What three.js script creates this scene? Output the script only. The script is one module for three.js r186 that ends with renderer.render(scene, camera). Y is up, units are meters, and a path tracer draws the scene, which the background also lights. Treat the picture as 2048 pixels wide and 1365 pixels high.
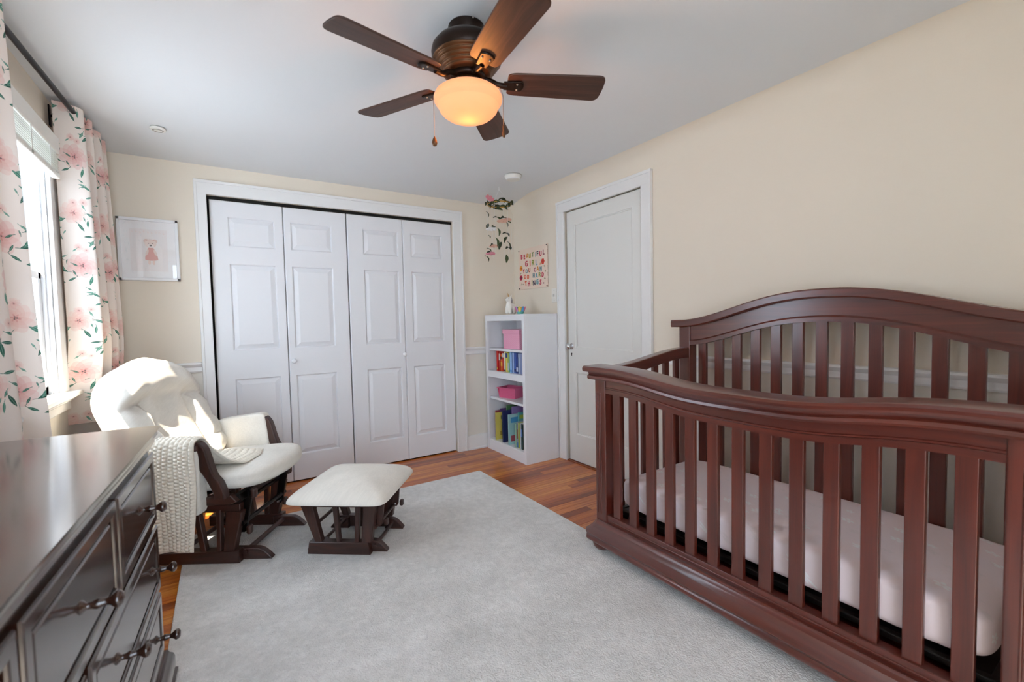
import * as THREE from 'three';
import { RoundedBoxGeometry } from 'three/addons/geometries/RoundedBoxGeometry.js';
import { mergeGeometries, mergeVertices, toCreasedNormals } from 'three/addons/utils/BufferGeometryUtils.js';
import { MarchingCubes } from 'three/addons/objects/MarchingCubes.js';
import { RectAreaLightUniformsLib } from 'three/addons/lights/RectAreaLightUniformsLib.js';

// ------------------------------------------------------------------ camera, sky, sun, exposure
const scene = new THREE.Scene();
const renderer = new THREE.WebGLRenderer({ antialias: true });
renderer.toneMapping = THREE.LinearToneMapping;
renderer.toneMappingExposure = 0.9;
renderer.shadowMap.enabled = true;
RectAreaLightUniformsLib.init();

const camera = new THREE.PerspectiveCamera(74.29, 2048 / 1365, 0.02, 100);
{
  const yaw = -0.5716, pitch = 0.0453, roll = -0.0210;      // fitted from the room's vanishing points
  const e = new THREE.Euler(-pitch, yaw, roll, 'YXZ');
  camera.rotation.copy(e);
  camera.position.set(0, 1.166, 0);
  camera.focus = 2.7; camera.userData.fStop = 3.2;
  camera.updateMatrixWorld(true);
}
const SUN_DIR = new THREE.Vector3(1, -1.9, -1.0).normalize();   // the way sunlight travels
scene.background = new THREE.Color(0.70, 0.832, 1.0);        // bright, thinly veiled sky
scene.backgroundIntensity = 11;
const sun = new THREE.DirectionalLight(0xfff1dc, 28);
sun.name = 'sun'; sun.position.copy(SUN_DIR).multiplyScalar(-12).add(new THREE.Vector3(-0.4, 0.9, -2.8)); sun.target.position.set(-0.4, 0.9, -2.8);
sun.castShadow = true; sun.shadow.camera.left = -4; sun.shadow.camera.right = 4; sun.shadow.camera.top = 4; sun.shadow.camera.bottom = -4; sun.shadow.camera.far = 40;
sun.shadow.mapSize.set(2048, 2048);
scene.add(sun, sun.target);

// ------------------------------------------------------------------ helpers
let seed = 12345;
const rnd = () => { seed = (seed * 1664525 + 1013904223) >>> 0; return seed / 4294967296; };
const rr = (a, b) => a + (b - a) * rnd();
const V3 = (x, y, z) => new THREE.Vector3(x, y, z);
const taken = {};
function numbered(name) { const n = taken[name] = (taken[name] ?? -1) + 1; return n ? name + '_' + String(n).padStart(3, '0') : name; }
function clean(g) {
  const q = g.index ? g.toNonIndexed() : g;
  for (const k of Object.keys(q.attributes)) if (!['position', 'normal', 'uv'].includes(k)) q.deleteAttribute(k);
  if (!q.attributes.normal) q.computeVertexNormals();
  if (!q.attributes.uv) q.setAttribute('uv', new THREE.BufferAttribute(new Float32Array(q.attributes.position.count * 2), 2));
  q.morphAttributes = {};
  return q;
}
const merge = (gs) => { const l = (Array.isArray(gs) ? gs.flat() : [gs]).map(clean); return l.length > 1 ? mergeGeometries(l) : l[0]; };
// uv in metres: u runs along the grain axis, v across it
function grain(g, axis = 'y', off = true) {
  g = clean(g);
  const p = g.attributes.position, n = g.attributes.normal, uv = new Float32Array(p.count * 2), A = { x: 0, y: 1, z: 2 }[axis];
  const o1 = off ? rnd() * 3 : 0, o2 = off ? rnd() * 3 : 0, c = [0, 0, 0], m = [0, 0, 0];
  for (let i = 0; i < p.count; i++) {
    c[0] = p.getX(i); c[1] = p.getY(i); c[2] = p.getZ(i); m[0] = Math.abs(n.getX(i)); m[1] = Math.abs(n.getY(i)); m[2] = Math.abs(n.getZ(i));
    const b = (A + 1) % 3, d = (A + 2) % 3;
    uv[2 * i] = c[A] + o1; uv[2 * i + 1] = (m[b] > m[d] ? c[d] : c[b]) + o2;
  }
  g.setAttribute('uv', new THREE.BufferAttribute(uv, 2));
  return g;
}
const plain = (g) => grain(g, 'y', false);
// box given by its ranges
function B(x0, x1, y0, y1, z0, z1, r = 0.003, seg = 1) {
  const w = Math.abs(x1 - x0), h = Math.abs(y1 - y0), d = Math.abs(z1 - z0);
  const rad = Math.min(r, w / 2.01, h / 2.01, d / 2.01);
  const g = r > 0 ? new RoundedBoxGeometry(w, h, d, seg, rad) : new THREE.BoxGeometry(w, h, d);
  return g.translate((x0 + x1) / 2, (y0 + y1) / 2, (z0 + z1) / 2);
}
function BG(axis, ...a) { return grain(B(...a), axis); }
function put(name, gs, m, parent) {
  const o = new THREE.Mesh(merge(gs), m);
  o.name = parent ? name : numbered(name);
  o.castShadow = o.receiveShadow = true;
  (parent ?? scene).add(o);
  return o;
}
const here = (gs, p) => (Array.isArray(gs) ? gs.flat() : [gs]).map((g) => g.translate(-p.x, -p.y, -p.z));
// part in world coordinates under an unrotated group
const wput = (name, gs, m, parent) => put(name, here(gs, parent.position), m, parent);
function tag(o, label, category, group) { Object.assign(o.userData, { label, category }); if (group) o.userData.group = group; return o; }
function thing(name, label, category, [x, y, z] = [0, 0, 0], turn = 0, group) {
  const o = new THREE.Group(); o.name = numbered(name); o.position.set(x, y, z); o.rotation.y = turn; scene.add(o);
  return tag(o, label, category, group);
}
function structure(name, gs, m) { const o = put(name, gs, m); o.userData.kind = 'structure'; return o; }
function structureGroup(name, p = [0, 0, 0]) { const o = new THREE.Group(); o.name = numbered(name); o.position.set(...p); o.userData.kind = 'structure'; scene.add(o); return o; }
function shapeOf(pts) { const s = new THREE.Shape(); pts.forEach(([x, y], i) => i ? s.lineTo(x, y) : s.moveTo(x, y)); s.closePath(); return s; }
// shape in (x,y) pushed along z by depth, centred on z
function slab(shape, depth, bevel = 0.003, seg = 1, curve = 12) {
  const g = new THREE.ExtrudeGeometry(shape, { depth: depth - 2 * bevel, bevelEnabled: bevel > 0, bevelThickness: bevel, bevelSize: bevel, bevelOffset: -bevel, bevelSegments: seg, curveSegments: curve });
  return g.translate(0, 0, -(depth - 2 * bevel) / 2);
}
const rod = (a, b, r, r2 = r, seg = 12) => {
  const d = V3().subVectors(b, a), g = new THREE.CylinderGeometry(r2, r, d.length(), seg);
  g.applyQuaternion(new THREE.Quaternion().setFromUnitVectors(V3(0, 1, 0), d.clone().normalize()));
  return g.translate((a.x + b.x) / 2, (a.y + b.y) / 2, (a.z + b.z) / 2);
};
const lathe = (pts, seg = 32) => new THREE.LatheGeometry(pts.map(([r, y]) => new THREE.Vector2(r, y)), seg);
// closed profile [[x,y]..] swept along z; lift(z) raises it
function sweepZ(profile, zs, lift = () => 0, crease = 0.5) {
  const n = profile.length, pos = [], uv = [], idx = [];
  const per = [0]; for (let i = 1; i <= n; i++) per.push(per[i - 1] + Math.hypot(profile[i % n][0] - profile[i - 1][0], profile[i % n][1] - profile[i - 1][1]));
  zs.forEach((z) => { for (let i = 0; i <= n; i++) { const [x, y] = profile[i % n]; pos.push(x, y + lift(z), z); uv.push(z, per[i]); } });
  for (let k = 0; k + 1 < zs.length; k++) for (let i = 0; i < n; i++) { const a = k * (n + 1) + i, b = a + 1, c = a + n + 1, d = c + 1; idx.push(a, c, b, b, c, d); }
  const tri = THREE.ShapeUtils.triangulateShape(profile.map(([x, y]) => new THREE.Vector2(x, y)), []);
  for (const [z, fl] of [[zs[0], 0], [zs.at(-1), 1]]) {
    const s = pos.length / 3; profile.forEach(([x, y]) => { pos.push(x, y + lift(z), z); uv.push(x, y); });
    tri.forEach(([a, b, c]) => fl ? idx.push(s + a, s + b, s + c) : idx.push(s + a, s + c, s + b));
  }
  const g = new THREE.BufferGeometry(); g.setAttribute('position', new THREE.Float32BufferAttribute(pos, 3)); g.setAttribute('uv', new THREE.Float32BufferAttribute(uv, 2)); g.setIndex(idx);
  return clean(toCreasedNormals(g, crease));
}
// sweep made for z, turned to run along x
const alongX = (g) => g.rotateY(Math.PI / 2);
// smooth closed grid surface from f(s,t), s around (closed), t from pole to pole
function blob(f, nu = 48, nv = 32) {
  const pos = [], uv = [], idx = [];
  for (let j = 0; j <= nv; j++) for (let i = 0; i <= nu; i++) { const p = f(i % nu / nu, j / nv); pos.push(p[0], p[1], p[2]); uv.push(p[0], p[1] + p[2] * 0.7); }
  for (let j = 0; j < nv; j++) for (let i = 0; i < nu; i++) { const a = j * (nu + 1) + i, b = a + 1, c = a + nu + 1, d = c + 1; idx.push(a, b, c, b, d, c); }
  const g = new THREE.BufferGeometry(); g.setAttribute('position', new THREE.Float32BufferAttribute(pos, 3)); g.setIndex(idx);
  const m = mergeVertices(g, 1e-5); m.computeVertexNormals();
  const pp = m.attributes.position, u2 = new Float32Array(pp.count * 2); for (let i = 0; i < pp.count; i++) { u2[2 * i] = pp.getX(i) + pp.getZ(i) * 0.3; u2[2 * i + 1] = pp.getY(i) + pp.getZ(i) * 0.7; }
  m.setAttribute('uv', new THREE.BufferAttribute(u2, 2));
  return m;
}
const spow = (v, e) => Math.sign(v) * Math.pow(Math.abs(v), e);
// superellipsoid point: half sizes a (x), b (y), c (z); y is the pole axis
function sup(a, b, c, e1, e2) { return (s, t) => { const th = s * Math.PI * 2, ph = (t - 0.5) * Math.PI; const cp = spow(Math.cos(ph), e1), sp = spow(Math.sin(ph), e1); return [a * cp * spow(Math.cos(th), e2), b * sp, c * cp * spow(Math.sin(th), e2)]; }; }
const smooth = (a, b, x) => { const t = Math.min(1, Math.max(0, (x - a) / (b - a))); return t * t * (3 - 2 * t); };
const bell = (x, c, w) => Math.exp(-(((x - c) / w) ** 2));

// ------------------------------------------------------------------ computed textures
const hash = (x, y, s) => { let h = Math.imul(x, 374761393) ^ Math.imul(y, 668265263) ^ Math.imul(s, 2147483629); h = Math.imul(h ^ (h >>> 13), 1274126177); return ((h ^ (h >>> 16)) >>> 0) / 4294967296; };
// value noise that repeats after px, py cells
function vn(x, y, px, py, s) {
  const xi = Math.floor(x), yi = Math.floor(y), fx = x - xi, fy = y - yi, u = fx * fx * (3 - 2 * fx), v = fy * fy * (3 - 2 * fy);
  const w = (a, p) => ((a % p) + p) % p;
  const h = (a, b) => hash(w(a, px), w(b, py), s);
  return (h(xi, yi) * (1 - u) + h(xi + 1, yi) * u) * (1 - v) + (h(xi, yi + 1) * (1 - u) + h(xi + 1, yi + 1) * u) * v;
}
function fbm(u, v, cx, cy, s, o = 4) { let a = 0, k = 0.5, t = 0; for (let i = 0; i < o; i++) { a += k * vn(u * cx, v * cy, cx, cy, s + i * 17); t += k; cx *= 2; cy *= 2; k *= 0.55; } return a / t; }
function tex(w, h, f, { srgb = true, rep = [1, 1] } = {}) {
  const d = new Uint8Array(w * h * 4);
  for (let j = 0; j < h; j++) for (let i = 0; i < w; i++) { const c = f(i / w, j / h, i, j), k = (j * w + i) * 4; d[k] = c[0]; d[k + 1] = c[1]; d[k + 2] = c[2]; d[k + 3] = 255; }
  const t = new THREE.DataTexture(d, w, h); t.wrapS = t.wrapT = THREE.RepeatWrapping; t.magFilter = THREE.LinearFilter; t.minFilter = THREE.LinearMipmapLinearFilter; t.generateMipmaps = true;
  if (srgb) t.colorSpace = THREE.SRGBColorSpace;
  t.repeat.set(...rep); t.needsUpdate = true; return t;
}
const mixc = (a, b, t) => a.map((v, i) => Math.max(0, Math.min(255, v + (b[i] - v) * t)));
const hex = (h) => [(h >> 16) & 255, (h >> 8) & 255, h & 255];
// wood: u along the grain. Covers lu metres by lv metres
function woodTex(dark, light, lu, lv, s, contrast = 1, w = 512, h = 256) {
  const D = hex(dark), L = hex(light);
  return tex(w, h, (u, v) => {
    const warp = fbm(u, v, 3, 3, s, 3) * 0.22;
    const a = fbm(u, v + warp, 2, 14, s + 1, 4), b = fbm(u, v, 6, 90, s + 2, 2), c = fbm(u, v, 3, 4, s + 5, 3);
    const t = 0.5 + contrast * ((a - 0.5) * 1.5 + (b - 0.5) * 0.45 + (c - 0.5) * 0.5);
    return mixc(D, L, t);
  }, { rep: [1 / lu, 1 / lv] });
}
function canvasTex(w, h, draw, { rep, srgb = true } = {}) {
  const c = document.createElement('canvas'); c.width = w; c.height = h; draw(c.getContext('2d'), w, h);
  const t = new THREE.CanvasTexture(c); if (srgb) t.colorSpace = THREE.SRGBColorSpace; t.wrapS = t.wrapT = THREE.RepeatWrapping; if (rep) t.repeat.set(...rep); return t;
}

// ------------------------------------------------------------------ materials
const std = (o) => new THREE.MeshStandardMaterial(o), phy = (o) => new THREE.MeshPhysicalMaterial(o);
const wallGrain = tex(256, 256, (u, v) => { const g = 128 + 90 * (fbm(u, v, 24, 24, 3, 3) - 0.5); return [g, g, g]; }, { srgb: false, rep: [2, 2] });
const M = {
  wall: std({ color: 0xefe4d2, roughness: 0.75, bumpMap: wallGrain, bumpScale: 0.0006 }),
  wainscot: std({ color: 0xeee9dd, roughness: 0.6, bumpMap: wallGrain, bumpScale: 0.0006 }),
  ceiling: std({ color: 0xe6e7e7, roughness: 0.9, bumpMap: wallGrain, bumpScale: 0.0006 }),
  trim: std({ color: 0xf2f1ee, roughness: 0.38 }),
  door: std({ color: 0xefeff0, roughness: 0.42 }),
  roomDoor: std({ color: 0xecebe5, roughness: 0.4 }),
  gap: std({ color: 0x14130f, roughness: 0.9 }),
  crib: phy({ map: woodTex(0x36100a, 0x7c3220, 0.9, 0.22, 11, 0.42), roughness: 0.38, clearcoat: 0.8, clearcoatRoughness: 0.2 }),
  glider: phy({ map: woodTex(0x24110d, 0x4c2a20, 0.6, 0.2, 23, 0.7), roughness: 0.42, clearcoat: 0.35, clearcoatRoughness: 0.3 }),
  dresser: phy({ map: woodTex(0x22110c, 0x45281d, 0.9, 0.2, 37, 0.7), roughness: 0.24, clearcoat: 1, clearcoatRoughness: 0.13 }),
  blade: phy({ map: woodTex(0x33201a, 0x56392c, 0.5, 0.12, 51, 0.8), roughness: 0.5 }),
  bronze: std({ color: 0x2b211c, roughness: 0.38, metalness: 0.75 }),
  bronzeRib: std({ color: 0x6b4a30, roughness: 0.4, metalness: 0.7 }),
  black: std({ color: 0x0c0c0d, roughness: 0.35, metalness: 0.3 }),
  rodBlack: std({ color: 0x131214, roughness: 0.35, metalness: 0.6 }),
  chrome: std({ color: 0xd8d8da, roughness: 0.14, metalness: 1 }),
  nickel: std({ color: 0xa8a49c, roughness: 0.3, metalness: 1 }),
  white: std({ color: 0xf3f3f3, roughness: 0.35 }),
  bookcase: std({ color: 0xf1f2f4, roughness: 0.4 }),
  plastic: std({ color: 0xf0ede4, roughness: 0.4 }),
  vinyl: std({ color: 0xf2f5f8, roughness: 0.35 }),
  blind: std({ color: 0xf0eee6, roughness: 0.45 }),
  glass: phy({ color: 0xffffff, roughness: 0, transmission: 1, thickness: 0, ior: 1.45 }),
  page: std({ color: 0xf1ead8, roughness: 0.8 }),
};
const weave = tex(256, 256, (u, v) => { const g = 128 + 60 * Math.sin(u * Math.PI * 2 * 64) * Math.sin(v * Math.PI * 2 * 64) + 60 * (fbm(u, v, 32, 32, 7, 2) - 0.5); return [g, g, g]; }, { srgb: false, rep: [4, 4] });
M.suede = phy({ map: tex(512, 512, (u, v) => { const k = (fbm(u, v, 5, 5, 71, 4) - 0.5) * 18 + (fbm(u, v, 90, 90, 72, 2) - 0.5) * 10; return [231 + k, 226 + k, 215 + k]; }, { rep: [2.2, 2.2] }), roughness: 0.95, sheen: 0.25, sheenRoughness: 0.6, sheenColor: new THREE.Color(1, 0.98, 0.94), bumpMap: weave, bumpScale: 0.0006 });
M.knit = std({ map: tex(256, 256, (u, v) => { const k = (fbm(u, v, 60, 60, 81, 2) - 0.5) * 22 + (fbm(u, v, 6, 6, 82, 3) - 0.5) * 10; return [232 + k, 224 + k, 208 + k]; }, { rep: [4, 4] }), roughness: 1 });
M.sheet = std({
  map: canvasTex(512, 512, (c, w, h) => {
    c.fillStyle = '#f7e6e8'; c.fillRect(0, 0, w, h);
    seed = 777;
    for (let i = 0; i < 46; i++) { const x = rnd() * w, y = rnd() * h, r = 9 + rnd() * 8; for (const dx of [-w, 0, w]) for (const dy of [-h, 0, h]) { c.fillStyle = i % 2 ? 'rgba(252,250,250,.85)' : 'rgba(240,226,226,.9)'; for (let k = 0; k < 5; k++) { c.beginPath(); c.ellipse(x + dx + Math.cos(k * 1.257) * r * 0.7, y + dy + Math.sin(k * 1.257) * r * 0.7, r * 0.5, r * 0.32, k * 1.257, 0, 7); c.fill(); } } }
  }, { rep: [2.2, 2.2] }), roughness: 0.85, bumpMap: weave, bumpScale: 0.0004,
});
M.rug = std({
  map: tex(1024, 2048, (u, v) => {
    const fine = (hash(Math.floor(u * 1024), Math.floor(v * 2048), 5) - 0.5) * 16, mid = (fbm(u, v, 90, 180, 91, 2) - 0.5) * 20, patch = (fbm(u, v, 9, 16, 92, 3) - 0.5) * 26, strip = (fbm(u, v, 16, 3, 93, 2) - 0.5) * 14;
    const k = fine + mid + patch + strip; return [224 + k, 222 + k, 218 + k * 1.02];
  }, { rep: [1 / 1.9, 1 / 3.8] }), roughness: 1,
  bumpMap: tex(512, 512, (u, v, i, j) => { const g = 128 + 170 * (fbm(u, v, 128, 128, 95, 2) - 0.5); return [g, g, g]; }, { srgb: false, rep: [2, 2] }), bumpScale: 0.005,
});
const oak = [[0xa84c12, 0xe08c3c, 101], [0x8c3a0e, 0xc66c26, 131], [0xba5e16, 0xeaa048, 151], [0x9a4410, 0xd2782c, 171], [0x742e08, 0xac561a, 191]].map(([a, b, s]) => phy({ map: woodTex(a, b, 0.9, 0.14, s, 0.9), roughness: 0.34, clearcoat: 0.4, clearcoatRoughness: 0.1 }));
// floral print: one repeat is 0.52 m
M.floral = phy({
  map: canvasTex(1024, 1024, (c, W, H) => {
    c.fillStyle = '#f1e5da'; c.fillRect(0, 0, W, H); seed = 4242;
    const tile = (f, x, y) => { for (const dx of [-W, 0, W]) for (const dy of [-H, 0, H]) { c.save(); c.translate(x + dx, y + dy); f(); c.restore(); } };
    const flower = (x, y, r, tone) => { const a0 = rnd() * 6, js = Array.from({ length: 9 }, () => [rnd(), rnd()]); tile(() => { for (let k = 0; k < 9; k++) { const a = a0 + k * 0.7; c.fillStyle = `rgba(${tone[0] - 14 * js[k][0]},${tone[1] - 22 * js[k][0]},${tone[2] - 20 * js[k][0]},.26)`; c.beginPath(); c.ellipse(Math.cos(a) * r * 0.45, Math.sin(a) * r * 0.45, r * (0.5 + 0.15 * js[k][1]), r * 0.36, a + 0.6, 0, 7); c.fill(); } c.fillStyle = 'rgba(205,130,124,.4)'; for (let k = 0; k < 7; k++) { const a = a0 + k; c.beginPath(); c.ellipse(Math.cos(a) * r * 0.15, Math.sin(a) * r * 0.15, r * 0.14, r * 0.05, a, 0, 7); c.fill(); } c.fillStyle = 'rgba(70,78,74,.7)'; for (let k = 0; k < 3; k++) { c.beginPath(); c.arc(Math.cos(a0 + k * 2) * r * 0.08, Math.sin(a0 + k * 2) * r * 0.08, r * 0.045, 0, 7); c.fill(); } }, x, y); };
    const leaf = (x, y, l, a, col) => tile(() => { c.rotate(a); c.fillStyle = col; c.beginPath(); c.moveTo(-l, 0); c.quadraticCurveTo(-l * 0.1, -l * 0.55, l, 0); c.quadraticCurveTo(-l * 0.1, l * 0.55, -l, 0); c.fill(); c.strokeStyle = 'rgba(225,238,230,.55)'; c.lineWidth = 2.5; c.beginPath(); c.moveTo(-l * 0.8, 0); c.lineTo(l * 0.7, 0); c.stroke(); c.strokeStyle = col; c.lineWidth = 3; c.beginPath(); c.moveTo(-l, 0); c.lineTo(-l * 1.5, l * 0.15); c.stroke(); }, x, y);
    const big = [[150, 160, 120], [610, 90, 95], [860, 380, 120], [380, 470, 115], [110, 690, 105], [640, 760, 125], [930, 830, 90], [330, 900, 85]];
    big.forEach(([x, y, r], i) => flower(x, y, r, i % 3 ? [238, 190, 178] : [232, 172, 166]));
    for (let i = 0; i < 16; i++) flower(rnd() * W, rnd() * H, 26 + rnd() * 16, [240, 200, 188]);
    const greens = ['#2f6653', '#3d7a63', '#275a49', '#5c917c', '#49806c'];
    for (const [x, y, r] of big) for (let k = 0; k < 5; k++) { const a = rnd() * 6.28; leaf(x + Math.cos(a) * (r + 34), y + Math.sin(a) * (r + 34), 26 + rnd() * 22, a + rr(-1, 1), greens[(k + x) % 5 | 0]); }
    for (let i = 0; i < 34; i++) leaf(rnd() * W, rnd() * H, 13 + rnd() * 16, rnd() * 6.28, greens[i % 5]);
  }, { rep: [1 / 0.52, 1 / 0.52] }), roughness: 0.95, transmission: 0.08, thickness: 0, side: THREE.DoubleSide,
});

// ------------------------------------------------------------------ the room
const XL = -0.65, XR = 2.375, ZB = -3.625, ZF = 0.75, H = 2.262, HB = 2.234, RAIL = 0.90;
const T = 0.15;
const F0 = -0.02;
// floor: planks where they show, a plain bed below everything
const floor = structureGroup('floor');
put('subfloor', B(XL - T, XR + T, -0.14, F0, ZB - T, ZF + T, 0), M.gap, floor);
{
  const SW = 0.057, plankGeo = {};
  let row = 0;
  for (let z = ZB - 0.05; z < ZF; z += SW, row++) {
    const spans = z < -2.96 ? [[XL, XR]] : [[XL, -0.12], [1.55, XR]];
    for (const [a, b] of spans) {
      let x = a, first = true;
      while (x < b - 0.01) {
        let l = first ? 0.25 + hash(row, 1, 9) * 0.8 : 0.55 + hash(row, Math.round(x * 50), 4) * 0.75; first = false;
        if (x + l > b - 0.15) l = b - x;
        const g = grain(new THREE.BoxGeometry(l - 0.0012, 0.02, SW - 0.0012).translate(x + l / 2, -0.01 + (hash(row, Math.round(x * 90), 6) - 0.5) * 0.0004, z + SW / 2), 'x');
        const h = hash(row, Math.round(x * 77), 3); put('plank', g, oak[h < 0.34 ? 0 : h < 0.5 ? 1 : h < 0.72 ? 2 : h < 0.9 ? 3 : 4], floor);
        x += l;
      }
    }
  }
}
// left wall with its window opening; z runs W0 (far) to W1 (near)
const W0 = -2.91, W1 = -2.2, WY0 = 0.87, WY1 = 2.02;
const wl = structureGroup('wall_left');
const wallPiece = (parent, x0, x1, y0, y1, z0, z1, up) => put('wall_panel', plain(B(x0, x1, y0, y1, z0, z1, 0)), up ? M.wall : M.wainscot, parent);
const OUT = H + 0.2;
wallPiece(wl, XL - T, XL, RAIL, OUT, ZB - T, W0, true); wallPiece(wl, XL - T, XL, -0.14, RAIL, ZB - T, W0, false);
wallPiece(wl, XL - T, XL, RAIL, OUT, W1, ZF + T, true); wallPiece(wl, XL - T, XL, -0.14, RAIL, W1, ZF + T, false);
wallPiece(wl, XL - T, XL, WY1, OUT, W0, W1, true); wallPiece(wl, XL - T, XL, -0.14, WY0 - 0.02, W0, W1, false);
// back wall: an inner skin with the closet opening, a solid outer skin
const C0 = -0.055, C1 = 1.74, CY = 2.045;
const wb = structureGroup('wall_back');
wallPiece(wb, XL, C0, RAIL, OUT, ZB - 0.09, ZB, true); wallPiece(wb, XL, C0, -0.02, RAIL, ZB - 0.09, ZB, false);
wallPiece(wb, C1, XR, RAIL, OUT, ZB - 0.09, ZB, true); wallPiece(wb, C1, XR, -0.02, RAIL, ZB - 0.09, ZB, false);
wallPiece(wb, C0, C1, CY, OUT, ZB - 0.09, ZB, true);
put('closet_back', B(XL - T, XR + T, -0.14, OUT, ZB - 0.24, ZB - 0.09, 0), M.gap, wb);
// right wall: an inner skin with the door opening, a solid outer skin
const D0 = -2.875, D1 = -2.05, DY = 2.045;
const wr = structureGroup('wall_right');
wallPiece(wr, XR, XR + 0.06, RAIL, OUT, ZB, D0, true); wallPiece(wr, XR, XR + 0.06, -0.02, RAIL, ZB, D0, false);
wallPiece(wr, XR, XR + 0.06, RAIL, OUT, D1, ZF + T, true); wallPiece(wr, XR, XR + 0.06, -0.02, RAIL, D1, ZF + T, false);
wallPiece(wr, XR, XR + 0.06, DY, OUT, D0, D1, true);
put('outer_skin', B(XR + 0.06, XR + 0.2, -0.14, OUT, ZB - 0.1, ZF + T, 0), M.trim, wr);
// front wall, behind the camera, with an unseen window opening added for fill light
const FX0 = -0.6, FX1 = 0.42, FY0 = 0.3, FY1 = 2.1;
const wf = structureGroup('wall_front');
wallPiece(wf, XL - T, FX0, RAIL, OUT, ZF, ZF + T, true); wallPiece(wf, XL - T, FX0, -0.14, RAIL, ZF, ZF + T, false);
wallPiece(wf, FX1, XR + 0.2, RAIL, OUT, ZF, ZF + T, true); wallPiece(wf, FX1, XR + 0.2, -0.14, RAIL, ZF, ZF + T, false);
wallPiece(wf, FX0, FX1, FY1, OUT, ZF, ZF + T, true); wallPiece(wf, FX0, FX1, -0.14, FY0 - 0.001, ZF, ZF + T, false);
// ceiling: flat, dipping to the back wall
{
  const pr = [[ZF + T, OUT + 0.1], [ZF + T, H], [-3.2, H]];
  for (let i = 1; i <= 10; i++) { const t = i / 10; pr.push([-3.2 + (ZB - 0.02 + 3.2) * t, H - (H - HB + 0.004) * (t * t * 0.55 + t * 0.45)]); }
  pr.push([ZB - 0.24, HB], [ZB - 0.24, OUT + 0.1]);
  // profile is (z, y); sweep along x
  const g = sweepZ(pr.map(([z, y]) => [-z, y]), [XL - T, 0, 1, XR + 0.2], () => 0, 0.3).rotateY(Math.PI / 2);
  structure('ceiling', plain(g), M.ceiling);
}

// cove between right wall and ceiling, in the wall colour
{
  const cp = [[XR, 2.12]]; for (let i = 1; i <= 12; i++) { const a = i / 12 * Math.PI / 2; cp.push([XR - 0.125 + 0.125 * Math.cos(a), 2.12 + (H - 2.118) * Math.sin(a)]); } cp.push([XR - 0.125, H + 0.03], [XR + 0.005, H + 0.03], [XR + 0.005, 2.12]);
  put('cove', plain(sweepZ(cp.reverse(), [ZB, -2, -1, ZF])), M.wall, wr);
}
// ---- trims
const railP = [[0, 0.868], [0.012, 0.868], [0.016, 0.876], [0.013, 0.886], [0.013, 0.902], [0.022, 0.912], [0.028, 0.922], [0.024, 0.932], [0, 0.934]];
const baseP = [[0, 0], [0.022, 0], [0.022, 0.012], [0.014, 0.02], [0.014, 0.105], [0.008, 0.128], [0, 0.132]];
// profile grows towards +x from 0; on the right wall it grows towards -x, on the back wall towards +z
const onRight = (p, z0, z1) => sweepZ(p.map(([x, y]) => [XR - x, y]).reverse(), [z0, z1]);
const onBack = (p, x0, x1) => sweepZ(p.map(([x, y]) => [-(ZB + x), y]), [x0, x1]).rotateY(Math.PI / 2);
const onLeft = (p, z0, z1) => sweepZ(p.map(([x, y]) => [XL + x, y]), [z0, z1]);
let trimNo = 0; const trim = (gs, m = M.trim) => structure('trim_' + (++trimNo), gs, m);
trim(onBack(railP, XL, C0 - 0.065)); trim(onBack(railP, C1 + 0.085, XR));
trim(onRight(railP, ZB, D0 - 0.075)); trim(onRight(railP, D1 + 0.075, ZF));
trim(onLeft(railP, ZB, W0 - 0.115)); trim(onLeft(railP, W1 + 0.115, ZF));
structure('baseboard_back', [onBack(baseP, XL, C0 - 0.065), onBack(baseP, C1 + 0.085, XR)], M.trim);
structure('baseboard_right', [onRight(baseP, ZB, D0 - 0.075), onRight(baseP, D1 + 0.075, ZF)], M.trim);
structure('baseboard_left', onLeft(baseP, ZB, ZF), M.trim);
// closet casing and track
{
  const y1 = CY + 0.085, zf = ZB + 0.018;
  const t = structureGroup('trim_' + (++trimNo), [0, 0, 0]);
  put('side_casing', [B(C0 - 0.06, C0 + 0.006, 0, y1, ZB, zf, 0.004), B(C0 - 0.062, C0 - 0.045, 0, y1, ZB, zf + 0.006, 0.003)], M.trim, t);
  put('side_casing', [B(C1 - 0.006, C1 + 0.08, 0, y1, ZB, zf, 0.004), B(C1 + 0.066, C1 + 0.083, 0, y1, ZB, zf + 0.006, 0.003)], M.trim, t);
  put('head_casing', [B(C0 - 0.06, C1 + 0.08, CY - 0.004, y1, ZB, zf + 0.001, 0.004), B(C0 - 0.062, C1 + 0.083, y1 - 0.016, y1 + 0.003, ZB, zf + 0.008, 0.003)], M.trim, t);
  put('track', B(C0, C1, CY - 0.022, CY - 0.002, ZB - 0.06, ZB - 0.028, 0.001), M.gap, t);
  for (const x of [C0 + 0.06, 0.77, 0.88, C1 - 0.06]) put('track_pivot', rod(V3(x, CY - 0.04, ZB - 0.044), V3(x, CY - 0.015, ZB - 0.044), 0.005), M.nickel, t);
}
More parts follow.
